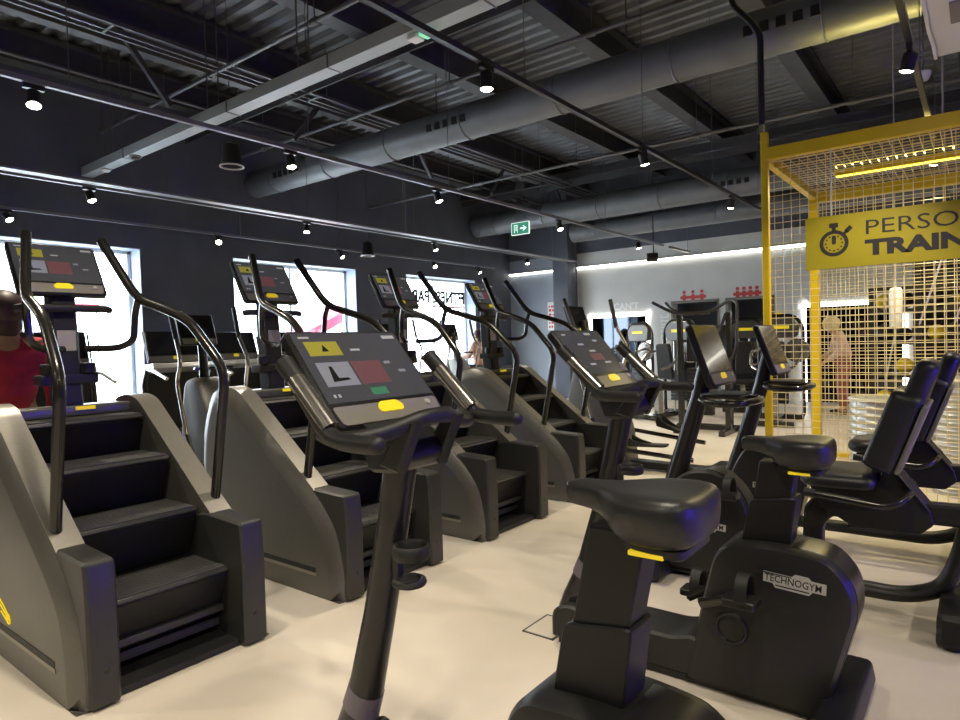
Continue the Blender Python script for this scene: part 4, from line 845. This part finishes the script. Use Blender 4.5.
# ------------------------------------------------------------------ people
def person(label, loc, rz, H, J, cols, hair, hold=None):
    """J: joints in metres for a 1.70 m figure facing +x (y = left); cols: top, trousers"""
    k = H/1.70; t = thing('person', label, 'person', loc, rz)
    V = []; Ed = []; Rr = []
    def chain(prev, pts):
        for p, r_ in pts:
            V.append(Vector(p)*k); Rr.append(r_*k)
            if prev is not None: Ed.append((prev, len(V)-1))
            prev = len(V)-1
        return prev
    def skin(name, chains, material, parent, root=0, grow=0.0):
        V.clear(); Ed.clear(); Rr.clear(); ids = {}
        for nm, prev, pts in chains: ids[nm] = chain(ids.get(prev), pts)
        me = bpy.data.meshes.new(name); me.from_pydata([tuple(v) for v in V], Ed, []); me.materials.append(MATS[material])
        bm = bmesh.new(); bm.from_mesh(me); ly = bm.verts.layers.skin.verify(); bm.verts.ensure_lookup_table()
        for i, v in enumerate(bm.verts): v[ly].radius = (Rr[i]+grow*k, Rr[i]+grow*k); v[ly].use_root = (i == root)
        bm.to_mesh(me); bm.free(); o = bpy.data.objects.new(name, me); COL.objects.link(o); o.parent = parent
        s_ = o.modifiers.new('skin', 'SKIN'); s_.use_smooth_shade = True; u = o.modifiers.new('smooth', 'SUBSURF'); u.levels = 2; u.render_levels = 2
        return o
    pel, che, nek, hd = J['pelvis'], J['chest'], J['neck'], J['head']
    torso = [('pel', None, [(pel, .125)]), ('che', 'pel', [(((pel[0]+che[0])/2, 0, (pel[2]+che[2])/2), .115), (che, .13)]), ('nek', 'che', [(nek, .055)])]
    arms = []; legs = []; hands = []
    for s_, nm in ((1, 'L'), (-1, 'R')):
        sh, el, wr = J['arm'+nm]
        arms += [('sh'+nm, 'che', [(sh, .062), (el, .042), (wr, .030)])]
        d = (Vector(wr)-Vector(el)).normalized(); pm = Vector(wr)+d*.06
        hands += [('ha'+nm, 'sh'+nm, [(tuple(pm), .032)])]
        sd = d.cross(Vector((1, 0, 0))) if abs(d.x) < .8 else d.cross(Vector((0, 0, 1))); sd.normalize()
        for f in range(4): o = sd*(.030-.02*f); L = (.055, .068, .064, .048)[f]; hands += [('f%d%s' % (f, nm), 'ha'+nm, [(tuple(pm+o+d*.03), .010), (tuple(pm+o+d*(.03+L)+Vector((.012, 0, 0))), .008)])]
        hands += [('t'+nm, 'ha'+nm, [(tuple(pm+sd*.045+d*.0), .011), (tuple(pm+sd*.06+d*.04), .009)])]
        hp, kn, an, to = J['leg'+nm]; legs += [('hp'+nm, 'pel', [(hp, .088), (kn, .060), (an, .042)]), ('to'+nm, 'hp'+nm, [(to, .036)])]
    head = [('hd', 'nek', [((hd[0], hd[1], hd[2]-.05), .075), (hd, .098), ((hd[0]-.01, hd[1], hd[2]+.07), .075)])]
    body = skin('body', torso+head+arms+hands+legs, 'skin', t)
    h = Vector(hd)*k; f = MB()
    f.ball(h+Vector((.102, 0, -.012))*k, .018*k, 10, 8, (1.1, .7, 1.2)).ball(h+Vector((.088, .036, .02))*k, .011*k, 8, 6).ball(h+Vector((.088, -.036, .02))*k, .011*k, 8, 6).ball(h+Vector((.088, 0, -.055))*k, .018*k, 10, 6, (.5, 1.2, .4)).ball(h+Vector((0, .10, 0))*k, .026*k, 10, 8, (.7, .35, 1.1)).ball(h+Vector((0, -.10, 0))*k, .026*k, 10, 8, (.7, .35, 1.1))
    f.build('face_features', 'skin', t)
    m = MB(); hs = hair[1]
    m.ball(h+Vector((-.022, 0, .035))*k, .118*k*hs, 18, 12, (1, .95, .98))
    if hs > 1.05:
        for q in range(14): a = 2*math.pi*q/14; m.ball(h+Vector((-.03+.07*math.cos(a), .085*math.sin(a), .02+.05*math.sin(a*3)))*k, .06*k, 10, 8)
    else: m.ball(h+Vector((-.055, 0, -.05))*k, .085*k, 14, 10, (.7, .95, 1.1))
    m.build('hair', hair[0], t, ang=60)
    sl = [(nm, pv, pts) for nm, pv, pts in arms]
    skin('jacket', torso[:2]+[('nk', 'che', [((nek[0]-.005, 0, nek[2]+.005), .070)])]+sl, cols[0], t, 0, .016)
    skin('trousers', [('pel', None, [((pel[0], 0, pel[2]+.02), .125)])]+[(nm, pv, pts) for nm, pv, pts in legs if nm.startswith('hp')], cols[1], t, 0, .018)
    for nm in 'LR':
        an, to = J['leg'+nm][2], J['leg'+nm][3]; m = MB(); c = (Vector(an)+Vector(to))*.5*k; d = Vector(to)-Vector(an); yaw = math.atan2(d.y, d.x)
        m.M = Matrix.Translation((c.x+.01, c.y, .045*k)) @ Matrix.Rotation(yaw, 4, 'Z'); m.ball((0, 0, 0), .05*k, 14, 8, (2.6, .95, .9)); m.build('shoe', 'dark_cloth', t)
    return t
STAND = dict(pelvis=(0, 0, .93), chest=(.01, 0, 1.27), neck=(.0, 0, 1.45), head=(.03, 0, 1.575), armL=((0, .19, 1.37), (-.03, .24, 1.10), (.05, .25, .86)), armR=((0, -.19, 1.37), (-.03, -.24, 1.10), (.05, -.25, .86)),
             legL=((0, .09, .88), (.02, .10, .48), (-.02, .10, .08), (.14, .12, .045)), legR=((0, -.09, .88), (.02, -.10, .48), (-.02, -.10, .08), (.14, -.12, .045)))
person('person in a red jacket standing behind the nearest stair climber, seen from behind', (-4.45, 1.27, 0), math.pi, 1.66, STAND, ('red_cloth', 'dark_cloth'), ('brown_hair', 1.0))
BEND = dict(STAND); BEND.update(pelvis=(-.06, 0, .92), chest=(.06, 0, 1.24), neck=(.12, 0, 1.41), head=(.19, 0, 1.52), armL=((.06, .18, 1.33), (.10, .22, 1.06), (.26, .17, .94)), armR=((.06, -.18, 1.33), (.12, -.22, 1.06), (.28, -.14, .98)))
person('person with curly blond hair in pink clothes standing beyond the yellow cage', (-1.72, 11.5, 0), R(200), 1.58, BEND, ('pink_cloth', 'rust_cloth'), ('blond_hair', 1.15))
RIDE = dict(STAND); RIDE.update(armL=((0, .19, 1.37), (.12, .22, 1.15), (.33, .20, 1.12)), armR=((0, -.19, 1.37), (.12, -.22, 1.15), (.33, -.20, 1.12)))
person('small distant person in a pale pink top near the right side of the third window', (-7.6, 9.78, 0), math.pi, 1.55, RIDE, ('pink_cloth', 'dark_cloth'), ('brown_hair', 1.0))
